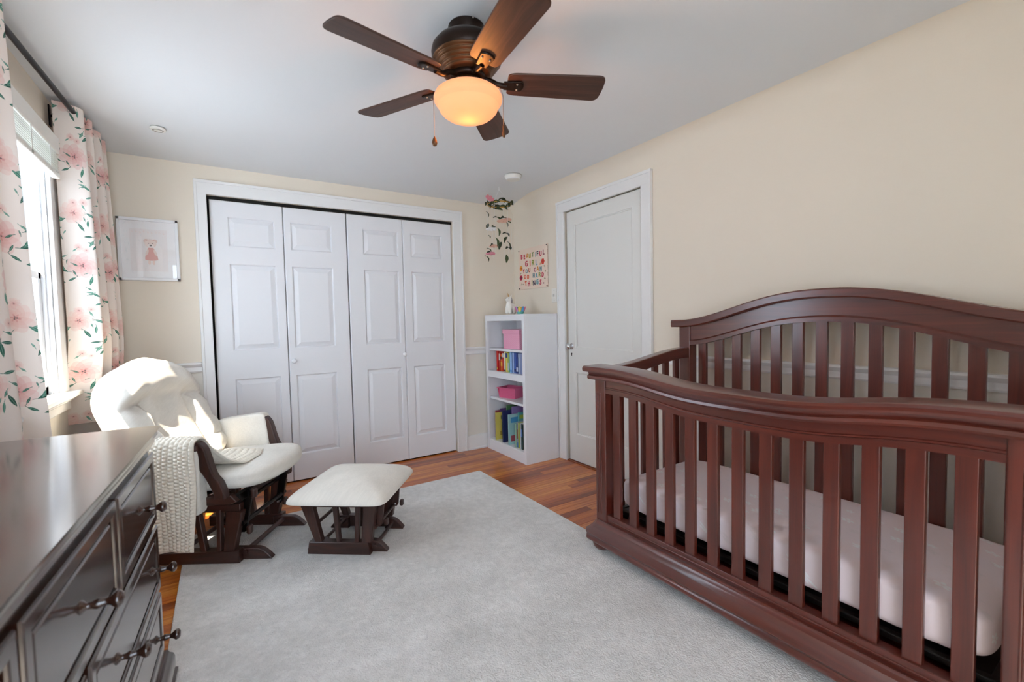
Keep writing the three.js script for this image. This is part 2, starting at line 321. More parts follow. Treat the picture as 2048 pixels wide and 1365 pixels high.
// panelled leaf: front face at local z=0, x from 0 to w, y from 0 to h; holes = [x0,x1,y0,y1]
function leafParts(parent, w, h, depth, holes, m, place, raised) {
  const e = 0.007, s = shapeOf([[e, e], [w - e, e], [w - e, h - e], [e, h - e]]);
  for (const [a, b, c, d] of holes) { const p = new THREE.Path(); p.moveTo(a, c); p.lineTo(a, d); p.lineTo(b, d); p.lineTo(b, c); p.closePath(); s.holes.push(p); }
  const f = new THREE.ExtrudeGeometry(s, { depth: 0.003, bevelEnabled: true, bevelThickness: 0.011, bevelSize: 0.007, bevelOffset: 0, bevelSegments: 2 }).translate(0, 0, -0.014);
  put('door_face', [place(f), place(B(0.0005, w - 0.0005, 0.0005, h - 0.0005, -depth, -0.0135, 0))], m, parent);
  for (const [a, b, c, d] of holes) {
    if (raised) {
      const W = b - a, Hh = d - c, k = 0.04, g = new THREE.ExtrudeGeometry(shapeOf([[k, k], [W - k, k], [W - k, Hh - k], [k, Hh - k]]), { depth: 0.0005, bevelEnabled: true, bevelThickness: 0.0105, bevelSize: k - 0.011, bevelSegments: 1 });
      put('raised_panel', place(g.translate(a, c, -0.0125)), m, parent);
    } else {
      const k = 0.012; const fr = shapeOf([[a, c], [b, c], [b, d], [a, d]]); const hp = new THREE.Path(); hp.moveTo(a + k, c + k); hp.lineTo(a + k, d - k); hp.lineTo(b - k, d - k); hp.lineTo(b - k, c + k); hp.closePath(); fr.holes.push(hp);
      put('panel_moulding', place(slab(fr, 0.006, 0.0025, 2).translate(0, 0, -0.008)), m, parent);
    }
  }
}
// four closet leaves
const leafW = (C1 - C0 - 0.022) / 4, leafH = CY - 0.03;
for (let i = 0; i < 4; i++) {
  const x0 = C0 + 0.018 + i * leafW, d = structureGroup('door_' + (i + 2), [x0, 0.008, ZB - 0.03]);
  const w = leafW - [0.003, 0.006, 0.0012, 0.002][i], sh = [0.112, 0.096, 0.115, 0.112][i], a = [0.1, 0.044, 0.118, 0.066][i], b = a + 0.286;
  leafParts(d, w, leafH, 0.034, [[a, b, 0.195, 0.79], [a, b, 0.99, 1.588], [a, b, 1.705, 1.908]], M.door, (g) => plain(g), true);
  if (i === 1 || i === 2) {
    const kx = i === 1 ? 0.03 : w - 0.018;
    put('knob', lathe([[0, 0.036], [0.01, 0.035], [0.016, 0.03], [0.018, 0.023], [0.015, 0.015], [0.008, 0.01], [0.008, 0.001], [0.011, 0]], 24).rotateX(Math.PI / 2).translate(kx, 0.896, 0), M.white, d);
  }
}
// bedroom door on the right wall
{
  const w = D1 - D0 - 0.03, h = DY - 0.02;
  const d = structureGroup('door_1', [XR + 0.012, 0.008, D0 + 0.015]);
  const place = (g) => plain(g.rotateY(-Math.PI / 2).translate(0, 0, 0));       // local x -> +z, face towards -x
  leafParts(d, w, h, 0.036, [[0.088, w - 0.1, 0.225, 0.73], [0.088, w - 0.1, 0.925, 1.915]], M.roomDoor, place, false);
  put('knob', [lathe([[0, 0.058], [0.014, 0.056], [0.024, 0.048], [0.026, 0.04], [0.02, 0.03], [0.01, 0.026], [0.009, 0.006], [0.022, 0.005], [0.024, 0]], 28).rotateX(Math.PI / 2).rotateY(-Math.PI / 2).translate(0, 0.94, 0.045)], M.chrome, d);
  put('keyhole', [new THREE.CylinderGeometry(0.006, 0.006, 0.003, 16).rotateZ(Math.PI / 2).translate(-0.001, 0.88, 0.045), B(-0.0025, 0, 0.862, 0.878, 0.042, 0.048, 0)], M.gap, d);
  for (const y of [1.86, 0.3]) {
    const hg = put('hinge', [rod(V3(-0.004, y - 0.05, w + 0.006), V3(-0.004, y + 0.05, w + 0.006), 0.006)], M.nickel, d);
    put('hinge_knuckle', [0, 1, 2, 3].map((k) => new THREE.CylinderGeometry(0.0075, 0.0075, 0.006, 12).translate(-0.004, y - 0.045 + k * 0.03, w + 0.006)), M.bronze, hg);
  }
  const t = structureGroup('trim_' + (++trimNo));
  const xf = XR - 0.02;
  put('side_casing', [B(xf, XR, 0, DY + 0.075, D0 - 0.07, D0 + 0.012, 0.004), B(xf - 0.006, XR, 0, DY + 0.077, D0 - 0.074, D0 - 0.055, 0.003)], M.trim, t);
  put('side_casing', [B(xf, XR, 0, DY + 0.075, D1 - 0.012, D1 + 0.07, 0.004), B(xf - 0.006, XR, 0, DY + 0.077, D1 + 0.055, D1 + 0.074, 0.003)], M.trim, t);
  put('head_casing', [B(xf - 0.001, XR, DY - 0.012, DY + 0.075, D0 - 0.07, D1 + 0.07, 0.004), B(xf - 0.008, XR, DY + 0.058, DY + 0.078, D0 - 0.076, D1 + 0.076, 0.003)], M.trim, t);
  put('threshold', grain(B(XR - 0.01, XR + 0.055, -0.002, 0.006, D0, D1, 0.001), 'z'), oak[4], t);
}
// windows: sash frames, glass, stool, casing
function sash(parent, y0, y1, z0, z1, x, name) {
  const f = 0.042, th = 0.03;
  const s = put(name, [B(x, x + th, y0, y0 + f, z0, z1, 0.004), B(x, x + th, y1 - f * 0.8, y1, z0, z1, 0.004), B(x, x + th, y0, y1, z0, z0 + f, 0.004), B(x, x + th, y0, y1, z1 - f, z1, 0.004)], M.vinyl, parent);
  put('pane', new THREE.BoxGeometry(0.004, y1 - y0 - 0.06, z1 - z0 - 0.06).translate(x + th / 2, (y0 + y1) / 2, (z0 + z1) / 2), M.glass, s);
}
{
  const w = structureGroup('window_1');
  const mid = 1.41;
  sash(w, WY0, mid + 0.02, W0 + 0.02, W1 - 0.02, XL - 0.06, 'lower_sash');
  sash(w, mid - 0.02, WY1, W0 + 0.02, W1 - 0.02, XL - 0.10, 'upper_sash');
  put('window_frame', [B(XL - T, XL, WY0 - 0.02, WY1, W0, W0 + 0.018, 0), B(XL - T, XL, WY0 - 0.02, WY1, W1 - 0.018, W1, 0), B(XL - T, XL, WY1 - 0.018, WY1, W0, W1, 0), B(XL - T, XL - 0.02, WY0 - 0.02, WY0, W0, W1, 0), B(XL - 0.03, XL - 0.016, WY0, WY1, W0 + 0.018, W0 + 0.03, 0.002), B(XL - 0.03, XL - 0.016, WY0, WY1, W1 - 0.03, W1 - 0.018, 0.002)], M.vinyl, w);
  put('window_casing', [B(XL, XL + 0.018, WY0, WY1 + 0.08, W0 - 0.085, W0 + 0.008, 0.004), B(XL, XL + 0.018, WY0, WY1 + 0.08, W1 - 0.008, W1 + 0.085, 0.004), B(XL, XL + 0.019, WY1 - 0.008, WY1 + 0.08, W0 - 0.085, W1 + 0.085, 0.004)], M.trim, w);
  put('window_sill', B(XL - 0.03, XL + 0.062, WY0 - 0.022, WY0 + 0.003, W0 - 0.11, W1 + 0.11, 0.008, 2), M.trim, w);
  put('sill_apron', [B(XL, XL + 0.02, WY0 - 0.085, WY0 - 0.02, W0 - 0.085, W1 + 0.085, 0.004), B(XL, XL + 0.035, WY0 - 0.045, WY0 - 0.02, W0 - 0.09, W1 + 0.09, 0.01, 2)], M.trim, w);
  const w2 = structureGroup('added_window_2');  // added window, out of view, lets in fill light from behind the camera
  const rot = (g) => g; const fz = ZF + 0.06;
  const bar = (a, b, c, d) => B(a, b, c, d, fz, fz + 0.03, 0.004);
  const s2 = put('sash_frame', [bar(FX0, FX1, FY0, FY0 + 0.05), bar(FX0, FX1, FY1 - 0.05, FY1), bar(FX0, FX0 + 0.05, FY0, FY1), bar(FX1 - 0.05, FX1, FY0, FY1), bar(FX0, FX1, 1.43, 1.47), bar(-0.015, 0.035, FY0, FY1)], M.vinyl, w2);
  put('pane', new THREE.BoxGeometry(FX1 - FX0 - 0.06, FY1 - FY0 - 0.06, 0.004).translate((FX0 + FX1) / 2, (FY0 + FY1) / 2, fz + 0.015), M.glass, s2);
  put('window_casing', [B(FX0 - 0.08, FX0, FY0, FY1 + 0.08, ZF - 0.018, ZF, 0.004), B(FX1, FX1 + 0.08, FY0, FY1 + 0.08, ZF - 0.018, ZF, 0.004), B(FX0 - 0.08, FX1 + 0.08, FY1, FY1 + 0.08, ZF - 0.019, ZF, 0.004), B(FX0 - 0.1, FX1 + 0.1, FY0 - 0.03, FY0, ZF - 0.06, ZF + 0.05, 0.006)], M.trim, w2);
}

// ------------------------------------------------------------------ area rug
tag(put('area_rug', [grain(B(-0.212, 1.635, 0.0005, 0.013, -3.04, 0.62, 0.006, 2).rotateY(0), 'z', false)], M.rug), 'pale grey short-pile area rug covering most of the wooden floor', 'rug');

// ------------------------------------------------------------------ crib
{
  const zc = -0.92, t = thing('baby_crib', 'dark cherry wooden baby crib with curved slatted rails along the right wall', 'crib', [1.9, 0, zc]);
  const zs = (a, b, n) => Array.from({ length: n + 1 }, (_, i) => a + (b - a) * i / n);
  const half = 0.735, xf = 1.55, xb = 2.235;
  const w = (name, gs, parent = t) => wput(name, gs, M.crib, parent === t ? t : t) ;
  // front top: lift is 0 at the ends, dips in the middle
  const dip = (z) => { const q = Math.abs(z - zc) / half; return -0.045 * (0.5 + 0.5 * Math.cos(Math.PI * smooth(0, 1, q))); };
  const capP = [[1.512, 0.905], [1.507, 0.913], [1.507, 0.922], [1.513, 0.931], [1.525, 0.934], [1.635, 0.934], [1.64, 0.929], [1.64, 0.912], [1.632, 0.905], [1.56, 0.905]].reverse();
  const midP = [[1.525, 0.868], [1.518, 0.876], [1.52, 0.886], [1.53, 0.891], [1.527, 0.898], [1.524, 0.906], [1.63, 0.906], [1.626, 0.868]].reverse();
  w('front_cap', [grain(sweepZ(capP, zs(zc - half - 0.045, zc + half + 0.045, 48), dip), 'z')]);
  w('front_cap_moulding', [grain(sweepZ(midP, zs(zc - half - 0.022, zc + half + 0.022, 48), dip), 'z')]);
  const apP = [[1.556, 0.762 + 0.04], [1.556, 0.868], [1.60, 0.868], [1.60, 0.802]];
  w('front_apron', [grain(sweepZ(apP, zs(zc - half + 0.07, zc + half - 0.07, 48), dip), 'z'),
    grain(sweepZ([[1.552, 0.826], [1.552, 0.831], [1.558, 0.834], [1.558, 0.823]], zs(zc - half + 0.07, zc + half - 0.07, 48), dip), 'z'),
    grain(sweepZ([[1.5525, 0.802], [1.5525, 0.823], [1.57, 0.823], [1.57, 0.802]], zs(zc - half + 0.07, zc + half - 0.07, 48), dip), 'z')]);
  for (const s of [-1, 1]) {
    const z0 = zc + s * half, z1 = z0 - s * 0.07, y1 = 0.87;
    w('front_post', [BG('y', 1.548, 1.622, 0.15, y1, Math.min(z0, z1), Math.max(z0, z1), 0.006, 2), ...[0.014, 0.026, 0.038].map((q) => grain(rod(V3(1.549, 0.2, z0 - s * q), V3(1.549, 0.80, z0 - s * q), 0.0042, 0.0042, 8), 'y'))]);
    w('back_post', BG('y', xb - 0.03, xb + 0.035, 0.05, 1.115, Math.min(z0, z1), Math.max(z0, z1), 0.006, 2));
    // side panel: top rail rises from front to back in an S
    const rise = (x) => 0.065 * smooth(1.62, 2.2, x) + 0.004;
    const sz = z0 - s * 0.035;
    const n = 24, top = [], bot = [];
    for (let i = 0; i <= n; i++) { const x = 1.60 + (2.215 - 1.60) * i / n; top.push([x, 0.925 + rise(x)]); bot.unshift([x, 0.868 + rise(x)]); }
    w('side_top_rail', grain(slab(shapeOf([...top, ...bot]), 0.06, 0.006, 2).translate(0, 0, sz), 'x'));
    w('side_bottom_rail', BG('x', 1.61, 2.22, 0.10, 0.205, sz - 0.02, sz + 0.02, 0.003));
    for (let k = 0; k < 6; k++) { const x = 1.688 + k * 0.0885; w('side_slat', BG('y', x - 0.02, x + 0.02, 0.2, 0.88 + rise(x), sz - 0.009, sz + 0.009, 0.003)); }
    for (const [fx, fy] of [[1.572, 0], [xb, 0]]) w('bun_foot', grain(lathe([[0, 0.055], [0.034, 0.055], [0.046, 0.045], [0.051, 0.03], [0.046, 0.014], [0.036, 0.003], [0, 0.003]], 28).translate(fx, 0.012, z0 - s * 0.02), 'x'));
  }
  // front bottom rail with two beads, and flaring base
  w('front_bottom_rail', [BG('z', 1.556, 1.60, 0.09, 0.2, zc - half + 0.06, zc + half - 0.06, 0.003), ...[0.158, 0.178].map((y) => grain(rod(V3(1.556, y, zc - half + 0.1), V3(1.556, y, zc + half - 0.1), 0.0042, 0.0042, 8), 'z'))]);
  const base = [];
  const bp = [[0.0, 0.165], [0.006, 0.166], [0.013, 0.16], [0.018, 0.146], [0.028, 0.128], [0.042, 0.113], [0.052, 0.104], [0.05, 0.097], [0.044, 0.092], [0.05, 0.082], [0.05, 0.07], [0.044, 0.062], [0, 0.06]];
  { // mitred ring round front and both ends: offset rectangle with clipped front corners
    const rows = bp.map(([o, y]) => { const x0 = 1.548 - o, z0 = zc - half - o, z1 = zc + half + o, c = 0.03, x1 = xb + 0.03; return [[x1, y, z0], [x0 + c, y, z0], [x0, y, z0 + c], [x0, y, z1 - c], [x0 + c, y, z1], [x1, y, z1]]; });
    const pos = [], idx = []; const N = 6;
    rows.forEach((r) => r.forEach((p) => pos.push(...p)));
    for (let j = 0; j + 1 < rows.length; j++) for (let i = 0; i + 1 < N; i++) { const a = j * N + i, b = a + 1, c = a + N, d = c + 1; idx.push(a, b, c, b, d, c); }
    const lastR = (rows.length - 1) * N; for (const k of [0, lastR]) for (let i = 1; i + 1 < N; i++) k ? idx.push(k, k + i, k + i + 1) : idx.push(k, k + i + 1, k + i);
    const g = new THREE.BufferGeometry(); g.setAttribute('position', new THREE.Float32BufferAttribute(pos, 3)); g.setIndex(idx);
    base.push(grain(toCreasedNormals(g, 0.7), 'z'));
  }
  w('base_moulding', base);
  for (let k = 0; k < 13; k++) { const z = zc + (k - 6) * 0.1 - 0.008 + (k - 6) * 0.0005; w('front_slat', BG('y', 1.566, 1.585, 0.19, 0.845 + dip(z), z - 0.0225, z + 0.0225, 0.003)); }
  // back panel: arched head
  const arch = (z) => { const q = Math.abs(z - zc) / (half + 0.03); return 0.128 * (0.5 + 0.5 * Math.cos(Math.PI * Math.min(1, Math.pow(q * 1.06, 1.15)))); };
  const zz = zs(zc - half - 0.04, zc + half + 0.04, 64), zi = zs(zc - half + 0.066, zc + half - 0.066, 64);
  const archIn = (z) => arch(z) * 0.99;
  w('head_cap', grain(sweepZ([[xb - 0.045, 1.109], [xb - 0.05, 1.115], [xb - 0.05, 1.143], [xb - 0.043, 1.15], [xb + 0.04, 1.15], [xb + 0.045, 1.145], [xb + 0.045, 1.113], [xb + 0.04, 1.109]].reverse(), zz, arch), 'z'));
  w('head_panel', [grain(sweepZ([[xb - 0.02, 1.033], [xb - 0.02, 1.112], [xb + 0.02, 1.112], [xb + 0.02, 1.033]], zi, archIn), 'z'),
    grain(sweepZ([[xb - 0.028, 1.006], [xb - 0.028, 1.026], [xb - 0.022, 1.034], [xb + 0.02, 1.034], [xb + 0.02, 1.006]], zi, archIn), 'z')]);
  for (let k = 0; k < 13; k++) { const z = zc + (k - 6) * 0.098 - 0.012; w('back_slat', BG('y', xb - 0.012, xb + 0.008, 0.2, 1.012 + archIn(z), z - 0.0235, z + 0.0235, 0.003)); }
  w('back_bottom_rail', BG('z', xb - 0.02, xb + 0.02, 0.1, 0.21, zc - half + 0.06, zc + half - 0.06, 0.003));
  // black mattress frame and its hanger hardware
  wput('mattress_frame', [B(1.612, 1.636, 0.205, 0.225, zc - 0.65, zc + 0.65, 0.004), B(2.19, 2.21, 0.205, 0.225, zc - 0.65, zc + 0.65, 0.004), B(1.612, 2.21, 0.205, 0.225, zc - 0.66, zc - 0.635, 0.004), B(1.612, 2.21, 0.205, 0.225, zc + 0.635, zc + 0.66, 0.004), B(1.64, 2.19, 0.215, 0.222, zc - 0.635, zc + 0.635, 0), B(1.618, 1.63, 0.16, 0.21, zc - 0.64, zc - 0.60, 0.002), B(1.618, 1.63, 0.16, 0.21, zc + 0.60, zc + 0.64, 0.002)], M.black, t);
  for (const [y, z] of [[0.18, -0.62], [0.185, 0.5], [0.172, 0.53]]) wput('bolt', new THREE.SphereGeometry(0.006, 12, 8).translate(1.616, y, zc + z), M.chrome, t);
}
// mattress in its fitted sheet
{
  const m = thing('crib_mattress', 'crib mattress in a pale pink patterned fitted sheet inside the cherry crib', 'mattress', [1.918, 0.228, -0.93]);
  const hx = 0.3, hz = 0.648, hy = 0.079;
  const g = blob((s, t) => { const p = sup(hx, hy, hz, 0.32, 0.16)(s, t); const edge = smooth(0.75, 1, Math.max(Math.abs(p[0]) / hx, Math.abs(p[2]) / hz));
    const wr = Math.sin(p[2] * 62 + p[1] * 30) * 0.5 + Math.sin(p[2] * 101 + p[0] * 22) * 0.5; p[0] += Math.sign(p[0]) * wr * 0.0022 * edge; p[1] += 0.0022 * Math.sin(p[0] * 19 + p[2] * 31) * Math.sin(p[2] * 17) * (1 - edge) * (p[1] > 0 ? 1 : 0); return [p[0], p[1] + hy, p[2]]; }, 220, 60);
  put('fitted_sheet', g, M.sheet, m);
}

// ------------------------------------------------------------------ ceiling fan with lamp
{
  const cx = 0.814, cz = -1.534, f = thing('ceiling_fan', 'five-blade dark bronze ceiling fan with a lit frosted glass bowl', 'ceiling fan', [cx, H, cz]);
  const Y = (y) => y - H;
  put('canopy', lathe([[0, 0], [0.066, 0], [0.068, -0.005], [0.063, -0.018], [0.064, -0.028], [0.058, -0.038], [0.05, -0.042], [0, -0.042]].map(([r, y]) => [r, y]), 48), M.bronze, f);
  put('canopy_screw', new THREE.SphereGeometry(0.004, 10, 8).translate(-0.01, -0.006, 0.071), M.nickel, f);
  put('motor_housing', lathe([[0, -0.035], [0.05, -0.037], [0.056, -0.044], [0.085, -0.05], [0.113, -0.062], [0.128, -0.08], [0.132, -0.097], [0.131, -0.112], [0.127, -0.12]], 64), M.bronze, f);
  const ribs = [[0.127, -0.12]]; let r = 0.127, y = -0.12; for (let k = 0; k < 5; k++) { ribs.push([r, y - 0.002], [r + 0.001, y - 0.006], [r - 0.006, y - 0.009], [r - 0.009, y - 0.010]); r -= 0.009; y -= 0.0115; } ribs.push([0.07, y], [0, y]);
  put('ribbed_vent', lathe(ribs, 64), M.bronzeRib, f);
  put('flywheel', lathe([[0, Y(2.092)], [0.062, Y(2.092)], [0.066, Y(2.086)], [0.066, Y(2.072)], [0.06, Y(2.068)], [0, Y(2.068)]], 48), M.bronze, f);
  put('switch_housing', lathe([[0, Y(2.07)], [0.046, Y(2.07)], [0.048, Y(2.06)], [0.048, Y(2.038)], [0.07, Y(2.034)], [0.074, Y(2.026)], [0.06, Y(2.024)], [0, Y(2.024)]], 48), M.bronzeRib, f);
  for (let k = 0; k < 3; k++) { const a = 0.6 + k * 2.094; put('thumb_screw', new THREE.SphereGeometry(0.0055, 10, 8).translate(Math.cos(a) * 0.075, Y(2.03), Math.sin(a) * 0.075), M.nickel, f); }
  const ang = [169.1, 97.1, 25.1, -46.9, -118.9];
  const bladeShape = (() => { const s = new THREE.Shape(); s.moveTo(0.15, -0.045); s.quadraticCurveTo(0.158, -0.056, 0.19, -0.057); s.lineTo(0.49, -0.066); s.quadraticCurveTo(0.515, -0.066, 0.52, -0.045); s.quadraticCurveTo(0.526, 0, 0.52, 0.045); s.quadraticCurveTo(0.515, 0.066, 0.49, 0.066); s.lineTo(0.19, 0.057); s.quadraticCurveTo(0.158, 0.056, 0.15, 0.045); s.quadraticCurveTo(0.146, 0, 0.15, -0.045); return s; })();
  for (const a of ang) {
    const turn = (g) => g.rotateX(-0.21).translate(0, Y(2.062), 0).rotateY(-a * Math.PI / 180);
    const bl = put('fan_blade', turn(grain(slab(bladeShape, 0.007, 0.0015, 1, 8).rotateX(-Math.PI / 2), 'x')), M.blade, f);
    const plate = new THREE.Shape(); plate.moveTo(0.135, -0.02); plate.lineTo(0.2, -0.026); plate.quadraticCurveTo(0.222, 0, 0.2, 0.026); plate.lineTo(0.135, 0.02); plate.closePath();
    put('blade_iron', [turn(slab(plate, 0.008, 0.003, 2, 8).rotateX(-Math.PI / 2).translate(0, -0.007, 0)),
      new THREE.TubeGeometry(new THREE.CatmullRomCurve3([V3(0.055, Y(2.075), 0), V3(0.085, Y(2.07), 0), V3(0.11, Y(2.056), 0.004), V3(0.145, Y(2.054), 0)]), 14, 0.0105, 10).rotateY(-a * Math.PI / 180)], M.bronze, bl);
    put('iron_screw', [-0.014, 0.014].map((q) => turn(new THREE.SphereGeometry(0.0038, 8, 6).translate(0.185, -0.0115, q))), M.nickel, bl);
  }
  const bowlP = [[0.066, 2.03], [0.09, 2.031], [0.108, 2.026], [0.121, 2.016], [0.1275, 2.003], [0.127, 1.991], [0.122, 1.982], [0.1145, 1.976], [0.113, 1.971], [0.108, 1.958], [0.098, 1.946], [0.083, 1.935], [0.06, 1.926], [0.03, 1.921], [0, 1.92]];
  const glassM = phy({ color: 0xcf9f7c, roughness: 0.9, transmission: 0.14, thickness: 0, emissive: new THREE.Color(1.0, 0.56, 0.25), emissiveIntensity: 0.5, side: THREE.DoubleSide });
  put('glass_bowl', lathe(bowlP.map(([a, b]) => [a, Y(b)]), 64), glassM, f);
  put('bulb', new THREE.SphereGeometry(0.022, 20, 14).translate(0.0, Y(1.957), 0.0), std({ color: 0xffffff, emissive: new THREE.Color(1, 0.6, 0.28), emissiveIntensity: 1.2 }), f);
  const lamp = new THREE.PointLight(0xffa256, 0.3, 0, 2); lamp.name = 'fan_lamp_light'; lamp.position.set(0, Y(1.957), 0); lamp.castShadow = true; lamp.shadow.radius = 1.4; f.add(lamp);
  for (const [s, y1, kind] of [[-1, 1.855, 0], [1, 1.865, 1]]) {
    const x = s * 0.128 * 0.84, z = s * 0.128 * 0.542;
    const ch = put('pull_chain', [new THREE.TubeGeometry(new THREE.CatmullRomCurve3([V3(x * 0.4, Y(2.045), z * 0.4), V3(x * 0.9, Y(2.04), z * 0.9), V3(x * 1.02, Y(2.01), z * 1.02), V3(x * 1.02, Y(1.97), z * 1.02), V3(x * 1.02, Y(y1), z * 1.02)]), 30, 0.0012, 6)], M.nickel, f);
    put('pull_fob', [lathe(kind ? [[0, 0.04], [0.003, 0.036], [0.004, 0.02], [0.003, 0.016], [0.006, 0.006], [0.006, -0.006], [0, -0.012]] : [[0, 0.012], [0.002, 0.01], [0.008, -0.002], [0.0105, -0.014], [0.007, -0.024], [0, -0.026]], 16).scale(1, 1, kind ? 0.6 : 1).translate(x * 1.02, Y(y1), z * 1.02)], M.bronzeRib, ch);
  }
}

// ------------------------------------------------------------------ glider chair (local x forward, +z the side nearest the camera)
const chairTurn = -Math.atan2(0.534, 0.846);
const CH = { p: [0.258 - 0.846 * 0.28, 0.013, -2.66 - 0.534 * 0.28], d: 0.28 };
{
  const t = thing('glider_chair', 'dark wooden glider chair with puffy off-white cushions beside the window', 'chair', CH.p, chairTurn);
  const A = CH.d, Y0 = -0.013;
  const P = (pts) => shapeOf(pts.map(([a, y]) => [a + A, y + Y0]));
  const board = (pts, th, z, axis) => grain(slab(P(pts), th, 0.003, 1).translate(0, 0, z), axis);
  for (const s of [1, -1]) {
    const z = s * 0.21;
    put('base_rail', board([[-0.55, 0.013], [-0.13, 0.013], [-0.13, 0.075], [-0.55, 0.07]], 0.05, z, 'x'), M.glider, t);
    const toe = [[-0.17, 0.013], [0.008, 0.013], [0.01, 0.018]]; for (let k = 1; k <= 7; k++) { const q = k / 7; toe.push([0.01 - 0.075 * q, 0.018 + 0.05 * Math.sin(q * Math.PI / 2)]); } toe.push([-0.17, 0.07]);
    put('front_toe', board(toe, 0.036, z - s * 0.03, 'x'), M.glider, t);
    put('side_post', board([[-0.207, 0.07], [-0.155, 0.07], [-0.108, 0.265], [-0.185, 0.272]], 0.04, z, 'y'), M.glider, t);
    put('side_post', board([[-0.46, 0.07], [-0.4, 0.07], [-0.42, 0.272], [-0.51, 0.265]], 0.04, z, 'y'), M.glider, t);
    put('side_slat', board([[-0.238, 0.07], [-0.218, 0.07], [-0.212, 0.275], [-0.235, 0.275]], 0.03, z + s * 0.004, 'y'), M.glider, t);
    put('side_slat', board([[-0.318, 0.07], [-0.29, 0.07], [-0.318, 0.275], [-0.348, 0.275]], 0.03, z + s * 0.004, 'y'), M.glider, t);
    put('side_slat', board([[-0.39, 0.07], [-0.37, 0.07], [-0.385, 0.275], [-0.405, 0.275]], 0.03, z + s * 0.004, 'y'), M.glider, t);
    put('side_top_rail', board([[-0.5, 0.262], [-0.12, 0.262], [-0.12, 0.302], [-0.5, 0.302]], 0.036, z - s * 0.005, 'x'), M.glider, t);
    // swinging seat frame
    put('seat_rail', board([[-0.56, 0.31], [-0.13, 0.322], [-0.10, 0.335], [-0.13, 0.366], [-0.56, 0.345]], 0.034, s * 0.262, 'x'), M.glider, t);
    // swing links with bolts and caps
    for (const [a0, y0, a1, y1] of [[-0.10, 0.345, -0.135, 0.16], [-0.46, 0.335, -0.49, 0.16]]) {
      const zl = s * 0.178; const d = Math.atan2(a1 - a0, y0 - y1);
      const lk = put('swing_link', slab(P([[a0 - 0.022, y0], [a0 - 0.012, y0 + 0.018], [a0 + 0.012, y0 + 0.018], [a0 + 0.022, y0], [a1 + 0.02, y1], [a1 + 0.01, y1 - 0.016], [a1 - 0.01, y1 - 0.016], [a1 - 0.02, y1]]), 0.016, 0.003).translate(0, 0, zl), M.black, t);
      for (const [a, yy] of [[a0, y0], [a1, y1]]) put('link_bolt', [new THREE.CylinderGeometry(0.009, 0.009, 0.012, 16).rotateX(Math.PI / 2).translate(a + A, yy + Y0, zl - s * 0.012), new THREE.SphereGeometry(0.006, 10, 8).translate(a + A, yy + Y0, zl - s * 0.018)], M.chrome, lk);
      if (a0 > -0.2) put('bearing_cap', [B(a0 + A + 0.012, a0 + A + 0.04, y0 + Y0 - 0.03, y0 + Y0 + 0.02, zl - 0.018, zl + 0.018, 0.013, 3), B(a1 + A + 0.02, a1 + A + 0.045, y1 + Y0 - 0.025, y1 + Y0 + 0.02, zl - 0.018, zl + 0.018, 0.012, 3)], M.glider, lk);
    }
    // arm: S-shaped front post, arm rail, rear post
    const zA = s * 0.30;
    const post = new THREE.Shape(); const q = [[-0.184, 0.36], [-0.192, 0.397], [-0.218, 0.452], [-0.253, 0.506], [-0.286, 0.55], [-0.292, 0.58], [-0.278, 0.615], [-0.25, 0.63], [-0.222, 0.603], [-0.207, 0.56], [-0.195, 0.514], [-0.179, 0.47], [-0.155, 0.438], [-0.137, 0.386], [-0.135, 0.36]];
    post.moveTo(q[0][0] + A, q[0][1] + Y0); post.splineThru(q.slice(1).map(([a, y]) => new THREE.Vector2(a + A, y + Y0)));
    put('arm_post', grain(slab(post, 0.042, 0.006, 2, 60).translate(0, 0, zA - s * 0.01), 'y'), M.glider, t);
    put('arm_rail', grain(B(-0.5 + A, -0.245 + A, 0.59 + Y0, 0.622 + Y0, zA - 0.028, zA + 0.026, 0.012, 3), 'x'), M.glider, t);
    put('rear_post', board([[-0.6, 0.34], [-0.555, 0.34], [-0.62, 0.62], [-0.665, 0.61]], 0.036, zA - s * 0.02, 'y'), M.glider, t);
    // slip-over arm pad
    put('arm_pad', blob((u, v) => { const p = sup(0.122, s > 0 ? 0.16 : 0.16, 0.028, 0.22, 0.3)(u, v); const k = 0.008 * (1 - (p[0] / 0.128) ** 2) * (1 - (p[1] / 0.172) ** 2); return [p[0] * (s > 0 ? 1 : 1.2) + A - (s > 0 ? 0.365 : 0.375) + 0.07 * p[1] * (s > 0 ? -0.3 : -1.6), p[1] + 0.488 + Y0 + (s > 0 ? -0.042 : -0.012) + p[0] * (s > 0 ? 0 : 0.16), p[2] * 1.25 + Math.sign(p[2]) * k + zA - s * 0.006]; }, 48, 40), M.suede, t);
  }
  for (const [a, y, r] of [[-0.135, 0.29, 0.011], [-0.12, 0.2, 0.011], [-0.115, 0.055, 0.012], [-0.44, 0.055, 0.012], [-0.47, 0.25, 0.011]]) put('stretcher', grain(rod(V3(a + A, y + Y0, -0.21), V3(a + A, y + Y0, 0.21), r), 'z'), y > 0.1 ? M.black : M.glider, t);
  put('seat_cross_rail', [grain(B(-0.13 + A, -0.1 + A, 0.322 + Y0, 0.36 + Y0, -0.25, 0.25, 0.004), 'z'), grain(B(-0.56 + A, -0.53 + A, 0.31 + Y0, 0.35 + Y0, -0.25, 0.25, 0.004), 'z')], M.black, t);
  put('seat_slats', [-0.22, -0.33, -0.44].map((a) => grain(B(a - 0.025 + A, a + 0.025 + A, 0.348 + Y0, 0.358 + Y0, -0.25, 0.25, 0.003), 'z')), M.glider, t);
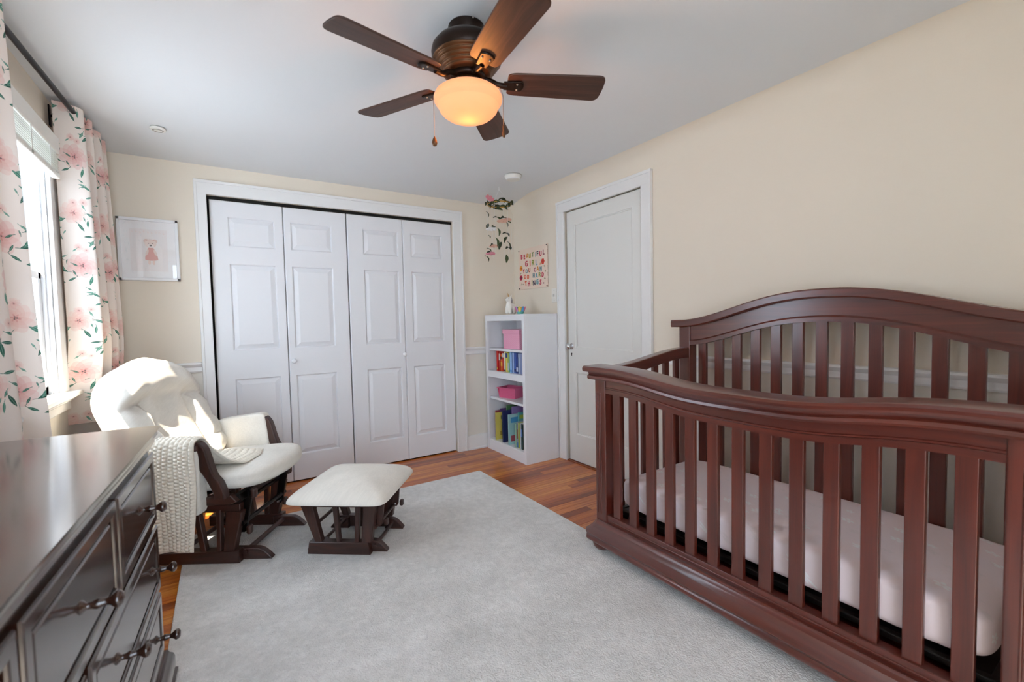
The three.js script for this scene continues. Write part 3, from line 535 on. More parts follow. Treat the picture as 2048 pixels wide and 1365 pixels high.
  // back frame uprights behind the cushion
  for (const s of [-1, 1]) put('back_upright', grain(slab(P([[-0.60, 0.33], [-0.56, 0.33], [-0.73, 0.70], [-0.77, 0.69]]), 0.04, 0.005, 2).translate(0, 0, s * 0.2), 'y'), M.glider, t);
  // seat cushion: rounded, thick front
  put('seat_cushion', blob((u, v) => { const p = sup(0.27, 0.058, 0.268, 0.55, 0.34)(u, v); const fx = p[0] / 0.27, fz = p[2] / 0.268; const crown = 0.016 * (1 - fx * fx) * (1 - fz * fz) * (p[1] > 0 ? 1 : 0.3); const round = fx > 0 ? -0.055 * fz * fz * fx : 0; return [p[0] + round - 0.238 + A, p[1] + crown * Math.sign(p[1]) + 0.422 + Y0 + 0.014 * fx - 0.012 * bell(fx, -0.3, 0.35) * bell(fz, 0, 0.5) * (p[1] > 0 ? 1 : 0), p[2]]; }, 90, 56), M.suede, t);
  // back cushion, leaning; h from 0 (seat) to 1 (top)
  const backG = blob((u, v) => {
    const p = sup(0.285, 0.315, 0.085, 0.34, 0.42)(u, v);        // x across, y up, z thickness
    const hN = p[1] / 0.315, xN = p[0] / 0.285, front = p[2] > 0 ? Math.min(1, p[2] / 0.05) : 0;
    let dz = 0;
    const head = smooth(0.16, 0.56, hN);
    dz += 0.05 * head * (1 - 0.55 * smooth(0.72, 1, hN)) * (1 - 0.45 * xN * xN);                                  // head roll overhang
    dz -= 0.056 * bell(hN, 0.22, 0.12) * (0.6 + 0.4 * Math.cos(p[0] * 36));               // tuck under the roll with tufts
    dz -= 0.03 * (bell(Math.abs(xN), 0.5, 0.05)) * smooth(0.36, 0.2, hN);                  // seams beside the centre panel
    dz -= 0.022 * smooth(0.54, 0.44, Math.abs(xN)) * smooth(0.3, 0.15, hN);                // centre panel sits back
    dz += 0.02 * smooth(0.5, 0.6, Math.abs(xN)) * smooth(0.3, 0.2, hN) * Math.sqrt(Math.abs(Math.sin((hN + 1) * 8.6))); // bolsters gathered in ribs
    dz += 0.006 * smooth(0.46, 0.4, Math.abs(xN)) * Math.sin(hN * 9 + 1) * smooth(0.3, 0.1, hN);
    dz += 0.007 * head * Math.cos(p[0] * 36 + 0.4);
    const archTop = hN > 0 ? -0.15 * Math.pow(Math.abs(xN), 2.1) * hN : 0;
    const z = p[2] + dz * front, y = p[1] + archTop;
    // lean: local up tilts back by 27 degrees
    const L = 0.47, cs = Math.cos(L), sn = Math.sin(L);
    return [-0.645 + A + z * cs - (y + 0.02) * sn, 0.68 + Y0 + (y + 0.02) * cs + z * sn, -p[0]];
  }, 180, 140);
  put('back_cushion', backG, M.suede, t);
}
// knitted throw over the near arm
{
  const t = thing('knit_throw', 'cream chunky knitted throw blanket draped over the arm of the glider chair', 'blanket', CH.p, chairTurn);
  const A = CH.d;
  const path = new THREE.CatmullRomCurve3([V3(0, 0.135, 0.352), V3(0, 0.3, 0.352), V3(0, 0.48, 0.352), V3(0, 0.6, 0.349), V3(0, 0.635, 0.338), V3(0, 0.647, 0.305), V3(0, 0.633, 0.268), V3(0, 0.585, 0.252), V3(0, 0.525, 0.235), V3(0, 0.497, 0.195), V3(0, 0.497, 0.14), V3(0, 0.5, 0.06), V3(0, 0.502, -0.02)], false, 'centripetal');
  const nl = 360, nw = 84, pts = path.getSpacedPoints(nl), len = path.getLength();
  const pos = [], idx = [], uv = [];
  const side = (sgn) => {
    for (let i = 0; i <= nl; i++) {
      const p = pts[i], q = pts[Math.min(nl, i + 1)], o = pts[Math.max(0, i - 1)], ty = q.y - o.y, tz = q.z - o.z, l = Math.hypot(ty, tz); const ny = -tz / l, nz = ty / l;
      const s = i / nl * len, low = smooth(0.35, 0, s), inside = smooth(0.62, 0.95, s / len);
      const a0 = -0.445 + 0.012 * low - 0.015 * Math.sin(s * 7) * (1 - low) + 0.02 * inside, a1 = -0.236 - 0.022 * low + 0.006 * Math.sin(s * 9) + 0.135 * smooth(0.6, 0.8, s / len) - 0.03 * smooth(0.9, 1, s / len);
      for (let j = 0; j <= nw; j++) {
        const w = j / nw, a = a0 + (a1 - a0) * w, wm = w * 0.19;
        const col = Math.abs(Math.sin(Math.PI * wm / 0.0212)), row = Math.abs(Math.sin(Math.PI * (s / 0.0165 + (Math.floor(wm / 0.0212) % 2) * 0.5)));
        const edge = Math.min(1, Math.min(w, 1 - w, i / nl * 6, (1 - i / nl) * 6) * 14);
        const fold = 0.006 * Math.sin(w * 9 + 0.6) * low + 0.004 * Math.sin(w * 14 + s * 8) * (1 - inside * 0.8);
        const th = sgn > 0 ? 0.0035 + 0.0105 * Math.sqrt(col) * (0.3 + 0.7 * Math.sqrt(row)) * edge : -0.004 * edge;
        pos.push(a + A, p.y - 0.013 + ny * (th + 0) , p.z + nz * (th) + fold * (Math.abs(nz)));
        uv.push(wm, s);
      }
    }
  };
  const st = (nl + 1) * (nw + 1); side(1); side(-1);
  for (let i = 0; i < nl; i++) for (let j = 0; j < nw; j++) { const a = i * (nw + 1) + j, b = a + 1, c = a + nw + 1, d = c + 1; idx.push(a, c, b, b, c, d, st + a, st + b, st + c, st + b, st + d, st + c); }
  const rim = []; for (let j = 0; j < nw; j++) rim.push([j, j + 1]); for (let i = 0; i < nl; i++) rim.push([i * (nw + 1) + nw, (i + 1) * (nw + 1) + nw]); for (let j = nw; j > 0; j--) rim.push([nl * (nw + 1) + j, nl * (nw + 1) + j - 1]); for (let i = nl; i > 0; i--) rim.push([i * (nw + 1), (i - 1) * (nw + 1)]);
  rim.forEach(([a, b]) => idx.push(a, b, st + a, b, st + b, st + a));
  const g = new THREE.BufferGeometry(); g.setAttribute('position', new THREE.Float32BufferAttribute(pos, 3)); g.setAttribute('uv', new THREE.Float32BufferAttribute(uv, 2)); g.setIndex(idx); g.computeVertexNormals();
  put('knit_fabric', g, M.knit, t);
}
// ottoman
{
  const t = thing('glider_ottoman', 'matching glider ottoman with off-white cushion on the rug in front of the closet', 'ottoman', [0.577, 0.013, -2.458], -Math.atan2(0.603, 0.797));
  const board = (pts, th, z, axis) => grain(slab(shapeOf(pts), th, 0.003, 1).translate(0, 0, z), axis);
  for (const s of [1, -1]) {
    const z = s * 0.155;
    put('base_rail', board([[-0.195, 0], [0.13, 0], [0.12, 0.062], [-0.185, 0.062]], 0.046, z, 'x'), M.glider, t);
    const toe = [[0.1, 0], [0.203, 0], [0.205, 0.006]]; for (let k = 1; k <= 7; k++) { const q = k / 7; toe.push([0.205 - 0.07 * q, 0.006 + 0.052 * Math.sin(q * Math.PI / 2)]); } toe.push([0.1, 0.058]);
    put('front_toe', board(toe, 0.034, z - s * 0.03, 'x'), M.glider, t);
    const heel = toe.map(([a, y]) => [-a - 0.01, y]).reverse(); put('rear_toe', board(heel, 0.034, z - s * 0.03, 'x'), M.glider, t);
    put('side_post', board([[-0.155, 0.06], [-0.12, 0.06], [-0.165, 0.255], [-0.225, 0.245]], 0.036, z, 'y'), M.glider, t);
    put('side_post', board([[0.085, 0.06], [0.135, 0.06], [0.165, 0.25], [0.1, 0.26]], 0.036, z, 'y'), M.glider, t);
    put('side_slat', board([[-0.045, 0.06], [-0.025, 0.06], [-0.038, 0.262], [-0.062, 0.262]], 0.026, z + s * 0.004, 'y'), M.glider, t);
    put('side_slat', board([[0.05, 0.06], [0.07, 0.06], [0.08, 0.262], [0.058, 0.262]], 0.026, z + s * 0.004, 'y'), M.glider, t);
    put('side_top_rail', board([[-0.2, 0.235], [0.16, 0.235], [0.16, 0.268], [-0.2, 0.268]], 0.03, z - s * 0.006, 'x'), M.glider, t);
    for (const a0 of [0.175, -0.18]) {
      const zl = s * 0.122, lk = put('swing_link', slab(shapeOf([[a0 - 0.016, 0.25], [a0 - 0.008, 0.265], [a0 + 0.008, 0.265], [a0 + 0.016, 0.25], [a0 + 0.004, 0.14], [a0 - 0.004, 0.128], [a0 - 0.02, 0.128], [a0 - 0.028, 0.14]]), 0.016, 0.003).translate(0, 0, zl), M.glider, t);
      put('link_bolt', [0.25, 0.143].map((y, i) => new THREE.SphereGeometry(0.007, 12, 8).translate(a0 - i * 0.012, y, zl - s * 0.01)), M.chrome, lk);
      put('bearing_cap', B(a0 + Math.sign(a0) * 0.012, a0 + Math.sign(a0) * 0.034, 0.13, 0.165, zl - 0.015, zl + 0.015, 0.01, 3), M.glider, lk);
    }
  }
  for (const [a, y] of [[0.145, 0.035], [-0.13, 0.05], [0.15, 0.13], [-0.16, 0.14]]) put('stretcher', grain(rod(V3(a, y, -0.155), V3(a, y, 0.155), 0.009), 'z'), M.glider, t);
  put('centre_brace', grain(B(-0.03, 0.06, 0.06, 0.26, -0.1, -0.08, 0.003), 'y'), M.glider, t);
  put('seat_board', [grain(B(-0.205, 0.2, 0.268, 0.284, -0.2, 0.22, 0.003), 'x'), grain(B(-0.19, 0.19, 0.25, 0.275, -0.13, -0.11, 0.003), 'x'), grain(B(-0.19, 0.19, 0.25, 0.275, 0.11, 0.13, 0.003), 'x')], M.glider, t);
  put('cushion', blob((u, v) => { const p = sup(0.25, 0.055, 0.265, 1.0, 0.2)(u, v); const fx = p[0] / 0.25, fz = p[2] / 0.265; if (p[1] < 0) p[1] *= 0.12; return [p[0] * (1 - 0.07 * (1 - fz * fz) * 0 - 0.05 * (fz * fz) * 0), p[1] * 1.35 + 0.297 + (p[1] > 0 ? 0.012 * (1 - fx * fx) * (1 - fz * fz) : 0), p[2] + 0.03]; }, 96, 48), M.suede, t);
}

// ------------------------------------------------------------------ dresser (local x along the front towards the camera, +z out of the front)
{
  const turn = -Math.PI / 2 + 0.046;   // local x -> world +z-ish
  const t = thing('dresser', 'dark espresso wooden dresser with knobbed drawers in the left foreground', 'dresser', [-0.176, 0.013, -1.848], 0);
  t.rotation.y = Math.atan2(-0.999, -0.046);      // local +x = (-0.046, 0, 0.999)
  // local z = cross(x, y): points to world -x, so the front faces -z locally
  const L = 1.5, D = 0.38, Y0 = -0.013, fz = 0.024;
  // moulded top, front edge at z=0, going back to z=D
  const topP = [[0, 0.85], [0.006, 0.846], [0.009, 0.838], [0.007, 0.829], [0.012, 0.822], [0.016, 0.816], [0.014, 0.808], [0.02, 0.8], [0.024, 0.79], [D, 0.79], [D, 0.85]].map(([z, y]) => [z, y + Y0]);
  const tp = (() => { const pos = [], idx = []; const rows = topP.slice(0, 9).map(([o, y]) => { const c = 0.035; return [[o, y, D], [o, y, o + c], [o + c * 0.3, y, o + c * 0.3], [o + c, y, o], [L - o - c, y, o], [L - o, y, o + c], [L - o, y, D]]; }); const N = 7; rows.forEach((r) => r.forEach((p) => pos.push(...p)));
    for (let j = 0; j + 1 < rows.length; j++) for (let i = 0; i + 1 < N; i++) { const a = j * N + i, b = a + 1, c = a + N, d = c + 1; idx.push(a, c, b, b, c, d); }
    const last = (rows.length - 1) * N; for (let i = 1; i + 1 < N; i++) { idx.push(0, i, i + 1); idx.push(last, last + i + 1, last + i); }
    const g = new THREE.BufferGeometry(); g.setAttribute('position', new THREE.Float32BufferAttribute(pos, 3)); g.setIndex(idx); return grain(toCreasedNormals(g, 0.6), 'x'); })();
  put('dresser_top', tp, M.dresser, t);
  put('carcass', [grain(B(0.03, L - 0.03, 0.06 + Y0, 0.8 + Y0, fz + 0.012, D - 0.005, 0.004), 'y')], M.dresser, t);
  // base: ogee plinth
  const bs = [[0.012, 0.125], [0.008, 0.115], [0.0, 0.108], [-0.004, 0.098], [-0.012, 0.088], [-0.016, 0.075], [-0.016, 0.035], [-0.022, 0.028], [-0.022, 0.013]];
  { const pos = [], idx = []; const rows = bs.map(([o, y]) => [[0.02 + o, y + Y0, D - 0.005], [0.02 + o, y + Y0, fz + o - 0.008], [L - 0.02 - o, y + Y0, fz + o - 0.008], [L - 0.02 - o, y + Y0, D - 0.005]]); const N = 4; rows.forEach((r) => r.forEach((p) => pos.push(...p)));
    for (let j = 0; j + 1 < rows.length; j++) for (let i = 0; i + 1 < N; i++) { const a = j * N + i, b = a + 1, c = a + N, d = c + 1; idx.push(a, c, b, b, c, d); }
    const last = (rows.length - 1) * N; for (let i = 1; i + 1 < N; i++) { idx.push(0, i, i + 1); idx.push(last, last + i + 1, last + i); }
    const g = new THREE.BufferGeometry(); g.setAttribute('position', new THREE.Float32BufferAttribute(pos, 3)); g.setIndex(idx); put('base_moulding', grain(toCreasedNormals(g, 0.5), 'x'), M.dresser, t); }
  const knobG = lathe([[0, 0.062], [0.009, 0.061], [0.0145, 0.056], [0.015, 0.05], [0.011, 0.045], [0.007, 0.04], [0.006, 0.034], [0.0085, 0.027], [0.009, 0.022], [0.006, 0.015], [0.006, 0.008], [0.012, 0.003], [0.013, 0]], 20).rotateX(-Math.PI / 2);
  const drawer = (s0, s1, y0, y1, knobs) => {
    const w = s1 - s0, h = y1 - y0, sh = shapeOf([[s0, y0 + Y0], [s1, y0 + Y0], [s1, y1 + Y0], [s0, y1 + Y0]]), k = 0.03, hp = new THREE.Path();
    hp.moveTo(s0 + k, y0 + Y0 + k); hp.lineTo(s0 + k, y1 + Y0 - k); hp.lineTo(s1 - k, y1 + Y0 - k); hp.lineTo(s1 - k, y0 + Y0 + k); hp.closePath(); sh.holes.push(hp);
    const face = slab(sh, 0.02, 0.005, 2).translate(0, 0, fz + 0.006);
    const d = put('drawer', [grain(face, 'x'), grain(B(s0 + 0.01, s1 - 0.01, y0 + Y0 + 0.01, y1 + Y0 - 0.01, fz + 0.005, fz + 0.02, 0), 'x')], M.dresser, t);
    put('drawer_panel', grain(B(s0 + k + 0.008, s1 - k - 0.008, y0 + Y0 + k + 0.008, y1 + Y0 - k - 0.008, fz - 0.001, fz + 0.012, 0.006, 2), 'x'), M.dresser, d);
    for (const kx of knobs) put('knob', grain(knobG.clone().translate(kx, (y0 + y1) / 2 + Y0, fz), 'x'), M.dresser, d);
  };
  drawer(0.045, 0.49, 0.555, 0.775, [0.265]); drawer(0.505, 0.995, 0.555, 0.775, [0.76]); drawer(1.01, 1.455, 0.555, 0.775, [1.23]);
  for (const [y0, y1] of [[0.335, 0.54], [0.13, 0.32]]) { drawer(0.045, 0.74, y0, y1, [0.15, 0.56]); drawer(0.76, 1.455, y0, y1, [0.9, 1.32]); }
}

// ------------------------------------------------------------------ curtains, rod, blind
function curtain(name, label, zTop, xAt, n, amp, phase, leadBack) {
  // zTop = [z at t=0, z at t=1] as functions of height
  const y1 = 2.235, y0 = 0.70, nu = 200, nv = 60, pos = [], uv = [], idx = [];
  const at = (t, v) => { const z = zTop(t, v); const gather = 0.75 + 0.45 * v; let x = xAt(z) + amp * gather * Math.sin(t * Math.PI * 2 * n + phase + 0.35 * Math.sin(v * 3 + t * 5)) + amp * 0.35 * Math.sin(t * Math.PI * 2 * n * 2.3 + 1 + v) * v; x += leadBack * bell(t, 0, 0.08) - (leadBack < 0 ? 0.03 * smooth(0.7, 1, v) : 0); return [x, y1 + (y0 - y1) * v + 0.006 * Math.sin(t * 6.28 * n) * (v < 0.02 ? 1 : 0), z]; };
  for (let j = 0; j <= nv; j++) { let s = 0, last = null; for (let i = 0; i <= nu; i++) { const p = at(i / nu, j / nv); const r0 = at(i / nu, 0.5); if (last) s += Math.hypot(r0[0] - last[0], r0[2] - last[2]); last = r0; pos.push(...p); uv.push(s, p[1]); } }
  for (let j = 0; j < nv; j++) for (let i = 0; i < nu; i++) { const a = j * (nu + 1) + i, b = a + 1, c = a + nu + 1, d = c + 1; idx.push(a, b, c, b, d, c); }
  const g = new THREE.BufferGeometry(); g.setAttribute('position', new THREE.Float32BufferAttribute(pos, 3)); g.setAttribute('uv', new THREE.Float32BufferAttribute(uv, 2)); g.setIndex(idx); g.computeVertexNormals();
  const o = put(name, g, M.floral); tag(o, label, 'curtain', 'floral window curtains'); return o;
}
const rodX = (z) => -0.56 - 0.041 * (z + 2.9);
{
  curtain('floral_curtain', 'white curtain with pink flowers hanging at the far side of the window by the chair', (t, v) => -2.94 - 0.5 * t - 0.05 * v * (1 - t), rodX, 3.5, 0.043, -1.9, -0.03);
  curtain('floral_curtain', 'pink floral curtain hanging behind the dresser at the near side of the window', (t, v) => (-2.145 - 0.13 * v) + 0.62 * t, (z) => rodX(z) + 0.014, 2.6, 0.024, 2.2, 0.01);
  const t = thing('curtain_rod', 'black metal curtain rod above the window holding both floral curtains', 'curtain rod', [-0.6, 2.215, -2.4]);
  const a = V3(rodX(-3.47), 2.212, -3.47), b = V3(rodX(-1.45), 2.212, -1.45);
  wput('pole', rod(a, b, 0.011, 0.011, 16), M.rodBlack, t);
  for (const p of [a, b]) wput('finial', lathe([[0, -0.03], [0.012, -0.026], [0.016, -0.01], [0.016, 0.01], [0.012, 0.026], [0, 0.03]], 20).rotateX(Math.PI / 2).translate(p.x, p.y, p.z), M.rodBlack, t);
  for (const z of [-3.03, -1.98]) wput('bracket', [rod(V3(XL, 2.19, z), V3(rodX(z), 2.197, z), 0.006), B(XL, XL + 0.006, 2.14, 2.24, z - 0.012, z + 0.012, 0.002), B(rodX(z) - 0.016, rodX(z) + 0.016, 2.188, 2.2, z - 0.008, z + 0.008, 0.002)], M.rodBlack, t);
}
{
  const t = thing('window_blind', 'white slatted blind pulled up into a stack at the top of the window', 'blind', [-0.61, 1.84, -2.48]);
  const z0 = -2.935, z1 = -2.215;
  wput('valance', B(-0.631, -0.6, 1.985, 2.06, z0, z1, 0.006, 2), M.blind, t);
  for (let k = 0; k < 9; k++) wput('slat', B(-0.628, -0.605, 1.897 + k * 0.0095, 1.9 + k * 0.0095, z0 + 0.008, z1 - 0.008, 0.0008), M.blind, t);
  wput('bottom_rail', B(-0.63, -0.602, 1.868, 1.893, z0 + 0.006, z1 - 0.006, 0.006, 2), M.blind, t);
  for (const z of [-2.8, -2.56, -2.32]) wput('ladder_tape', B(-0.6035, -0.602, 1.868, 1.99, z - 0.006, z + 0.006, 0), M.blind, t);
}

// ------------------------------------------------------------------ bookcase
{
  const t = thing('bookcase', 'tall narrow white bookcase in the corner between closet and door', 'bookcase', [2.19, 0, -3.266]);
  const x0 = 2.02, x1 = 2.352, z0 = -3.582, z1 = -2.953;
  const w = (n, ...g) => wput(n, g.map(plain), M.bookcase, t);
  w('side_panel', B(x0 + 0.016, x1, 0, 1.197, z1 - 0.02, z1, 0.001)); w('side_panel', B(x0 + 0.016, x1, 0, 1.197, z0, z0 + 0.02, 0.001));
  w('back_panel', B(x1 - 0.008, x1, 0.02, 1.2, z0 + 0.02, z1 - 0.02, 0));
  w('top_board', B(x0 + 0.0005, x1, 1.197, 1.2175, z0, z1, 0.001));
  w('face_frame', B(x0 - 0.004, x0 + 0.016, 1.165, 1.197, z0 + 0.036, z1 - 0.036, 0.001), B(x0 - 0.004, x0 + 0.016, 0, 1.197, z0, z0 + 0.036, 0.001), B(x0 - 0.004, x0 + 0.016, 0, 1.197, z1 - 0.036, z1, 0.001), B(x0 - 0.004, x0 + 0.0005, 1.197, 1.2175, z0, z1, 0.001));
  w('fixed_shelf', B(x0 - 0.003, x1 - 0.008, 0.665, 0.722, z0 + 0.036, z1 - 0.036, 0.002));
  w('shelf', B(x0 + 0.02, x1 - 0.01, 0.902, 0.922, z0 + 0.021, z1 - 0.021, 0.002)); w('shelf', B(x0 + 0.02, x1 - 0.01, 0.46, 0.48, z0 + 0.021, z1 - 0.021, 0.002));
  w('bottom_shelf', B(x0 + 0.005, x1 - 0.008, 0.075, 0.095, z0 + 0.02, z1 - 0.02, 0.002)); w('plinth', B(x0 - 0.003, x0 + 0.015, 0, 0.092, z0 + 0.036, z1 - 0.036, 0.002));
}
// books: spine faces -x (local: spine at x=0, pages towards +x)
const coverMat = (draw, w = 128, h = 128) => std({ map: canvasTex(w, h, draw), roughness: 0.45 });
function book(label, group, x, y, z0, z1, h, dep, color, marks = [], lean = 0, turn = 0) {
  const t = thing('picture_book', label, 'book', [x, y, (z0 + z1) / 2], turn, group), w = z1 - z0;
  const m = std({ color, roughness: 0.42 }), c = 0.0022;
  const tilt = (g) => g.translate(0, 0, w / 2).rotateX(lean).translate(0, 0, -w / 2);
  const ink = marks.length ? marks : [];
  put('cover', [tilt(B(0, dep, 0, h, -w / 2, -w / 2 + c, 0.0006)), tilt(B(0, dep, 0, h, w / 2 - c, w / 2, 0.0006)), tilt(B(0, 0.003, 0, h, -w / 2, w / 2, 0.0008))], m, t);
  put('pages', tilt(B(0.003, dep - 0.004, 0.003, h - 0.003, -w / 2 + c, w / 2 - c, 0)), M.page, t);
  for (const [a, b, col, onCover, u0, u1] of ink) put(onCover ? 'cover_print' : 'spine_band', tilt(onCover ? B(dep * u0, dep * u1, h * a, h * b, w / 2, w / 2 + 0.0006, 0) : B(-0.0006, 0, h * a, h * b, -w / 2 + 0.001, w / 2 - 0.001, 0)), std({ color: col, roughness: 0.45 }), t);
}
{
  const y = 0.7225, g = 'children books on the middle shelf', x = 2.055;
  book('bright red picture book, first of the middle row on the bookcase', g, x - 0.008, y, -3.443, -3.424, 0.177, 0.17, 0xd8261f, [[0.1, 0.16, 0xf2d24a]]);
  book('white-topped red picture book beside the bright red one, middle row', g, x, y, -3.418, -3.398, 0.172, 0.15, 0xc2332b, [[0.55, 0.9, 0xe8e2dc]]);
  book('orange board book with yellow band on the middle row', g, x + 0.004, y, -3.394, -3.363, 0.15, 0.14, 0xe2691f, [[0.3, 0.55, 0xf0b63c], [0.7, 0.85, 0x3c2a22]]);
  book('thick scarlet board book right of the orange one, middle row', g, x, y, -3.36, -3.333, 0.165, 0.15, 0xc8231c, [[0.75, 0.97, 0xdcd4d0]]);
  book('cream book with dark foot on the middle row', g, x, y, -3.33, -3.306, 0.174, 0.16, 0xf0ead0, [[0.02, 0.1, 0x252a3a]]);
  book('yellow book with a navy head on the middle row', g, x, y, -3.303, -3.275, 0.172, 0.16, 0xe4d65a, [[0.72, 0.96, 0x24427e]]);
  book('lime and grey striped slim book on the middle row', g, x, y, -3.272, -3.252, 0.165, 0.16, 0xb9c46a, [[0.1, 0.5, 0xc9ccd0]]);
  book('green slim book on the middle row', g, x, y, -3.249, -3.234, 0.168, 0.16, 0x57a765, []);
  book('wide sky-blue picture book on the middle row', g, x - 0.004, y, -3.231, -3.198, 0.176, 0.17, 0x8fb7e6, [[0.05, 0.14, 0x5f97d8]]);
  book('pale periwinkle book on the middle row', g, x, y, -3.195, -3.172, 0.172, 0.16, 0xa9bfe8, []);
  book('royal blue book with white spots on the middle row', g, x, y, -3.169, -3.141, 0.172, 0.16, 0x3a5fb4, [[0.08, 0.22, 0x1d2a5e]]);
  book('dark navy book with pale lettering block on the middle row', g, x, y, -3.138, -3.11, 0.176, 0.16, 0x23408c, [[0.1, 0.3, 0xc8d2e6]]);
  book('silver-blue book second from the right end of the middle row', g, x, y, -3.107, -3.08, 0.17, 0.16, 0xa8b8d2, []);
  book('grey-blue book at the right end of the middle row', g, x, y, -3.077, -3.04, 0.172, 0.16, 0x8796bd, []);
  const y2 = 0.0955, g2 = 'large picture books on the bottom shelf', X = 2.05;
  book('thin maroon picture book at the left end of the bottom row', g2, X + 0.012, y2, -3.515, -3.503, 0.255, 0.22, 0xa14a4c, []);
  book('purple-topped tall book behind the yellow one, bottom row', g2, X + 0.055, y2, -3.5, -3.49, 0.27, 0.22, 0x6b4a8a, []);
  book('yellow picture book with a green plant drawn on its cover, bottom row', g2, X - 0.012, y2, -3.475, -3.46, 0.245, 0.2, 0xe3d268, [[0.2, 0.62, 0x6f9a3c, 1, 0.3, 0.6], [0.15, 0.3, 0xb99a3c, 1, 0.2, 0.7], [0.74, 0.88, 0x7a8a5c, 1, 0.25, 0.75]]);
  book('dark navy picture book with a brown round figure on its cover, bottom row', g2, X - 0.01, y2, -3.36, -3.345, 0.28, 0.22, 0x27305e, [[0.2, 0.58, 0x8a4a34, 1, 0.35, 0.85], [0.55, 0.7, 0x9c5a40, 1, 0.45, 0.8]]);
  book('green-edged tall picture book rising behind the navy one, bottom row', g2, X + 0.06, y2, -3.4, -3.385, 0.315, 0.21, 0x5c8a58, []);
  book('lilac-spined large flat book leaning over the navy one, bottom row', g2, X + 0.075, y2, -3.335, -3.32, 0.31, 0.2, 0x9f86c4, []);
  book('pale teal picture book with blue spine in the middle of the bottom row', g2, X - 0.012, y2, -3.262, -3.247, 0.262, 0.21, 0xa4cfd0, [[0.1, 0.3, 0xb24f5a, 1, 0.1, 0.55], [0.72, 0.9, 0x4f9fd0, 1, 0.1, 0.95]]);
  book('lime-labelled teal book just right of the pale teal one, bottom row', g2, X + 0.06, y2, -3.215, -3.2, 0.28, 0.2, 0x5aa6a8, [[0.8, 0.92, 0xb9cf4a, 1, 0.05, 0.95]]);
  book('mint green slim book on the bottom row', g2, X - 0.004, y2, -3.165, -3.15, 0.2, 0.2, 0x9fc7ae, []);
  book('blue-footed grey book on the bottom row', g2, X + 0.002, y2, -3.145, -3.128, 0.22, 0.2, 0x8fa3b4, [[0.02, 0.2, 0x3d78c0], [0.35, 0.7, 0x8a5a3a]]);
  book('yellow-green slim book on the bottom row', g2, X, y2, -3.122, -3.106, 0.215, 0.2, 0xc4cf62, []);
  book('white slim book second from the right end of the bottom row', g2, X + 0.004, y2, -3.1, -3.086, 0.215, 0.2, 0xe6e6ea, []);
  book('dark green book at the right end of the bottom row', g2, X, y2, -3.08, -3.058, 0.21, 0.2, 0x2d4a4a, [[0.5, 0.8, 0x5c86c0]]);
}
// pink lidded box and pink basket
{
  const dots = canvasTex(256, 256, (c, w, h) => { c.fillStyle = '#f2a3bf'; c.fillRect(0, 0, w, h); c.fillStyle = '#fbe3ea'; for (let i = 0; i < 8; i++) for (let j = 0; j < 16; j++) { c.beginPath(); c.arc(i * 32 + (j % 2) * 16 + 8, j * 16 + 8, 4.6, 0, 7); c.fill(); } }, { rep: [8, 8] });
  const m = std({ map: dots, roughness: 0.6 });
  const t = thing('storage_box', 'square pink polka-dot box with lid on the top shelf of the bookcase', 'box', [2.15, 0.9225, -3.22]);
  wput('box_body', plain(B(2.075, 2.235, 0.9225, 1.06, -3.365, -3.115, 0.003)), m, t);
  wput('lid', plain(B(2.069, 2.241, 1.052, 1.09, -3.371, -3.109, 0.003)), m, t);
  const b = thing('storage_basket', 'hot pink plastic basket with a cut-out handle on the third shelf', 'basket', [2.16, 0.4805, -3.38], 0.35);
  const pm = std({ color: 0xe2668f, roughness: 0.4 });
  const sh = (k) => [[-0.06 * k, 0], [0.06 * k, 0]];
  const wallS = (len, hole) => { const s = shapeOf([[-len / 2, 0], [len / 2, 0], [len / 2 + 0.012, 0.09], [-len / 2 - 0.012, 0.09]]); if (hole) { const p = new THREE.Path(); p.absellipse(0, 0.066, len * 0.16, 0.01, 0, 6.283, true); s.holes.push(p); } return slab(s, 0.004, 0.0012, 1); };
  put('basket_wall', wallS(0.17, true).rotateX(-0.13).rotateY(-Math.PI / 2).translate(-0.07, 0, 0), pm, b); put('basket_wall', wallS(0.17, true).rotateX(-0.13).rotateY(Math.PI / 2).translate(0.07, 0, 0), pm, b);
  put('basket_wall', wallS(0.14, false).rotateX(0.13).translate(0, 0, 0.085), pm, b); put('basket_wall', wallS(0.14, false).rotateX(-0.13).rotateY(0).translate(0, 0, -0.085), pm, b);
  put('basket_floor', B(-0.07, 0.07, 0, 0.005, -0.085, 0.085, 0.001), pm, b);
  const rimS = shapeOf([[-0.088, -0.103], [0.088, -0.103], [0.088, 0.103], [-0.088, 0.103]]), rp = new THREE.Path(); rp.moveTo(-0.078, -0.093); rp.lineTo(-0.078, 0.093); rp.lineTo(0.078, 0.093); rp.lineTo(0.078, -0.093); rp.closePath(); rimS.holes.push(rp);
  put('rim', slab(rimS, 0.008, 0.003, 2).rotateX(Math.PI / 2).translate(0, 0.09, 0), pm, b);
  for (let k = 0; k < 3; k++) put('rib', [B(-0.0775 - k * 0.002, -0.074 - k * 0.002, 0.018 + k * 0.016, 0.021 + k * 0.016, -0.08, 0.08, 0.001)], pm, b);
}
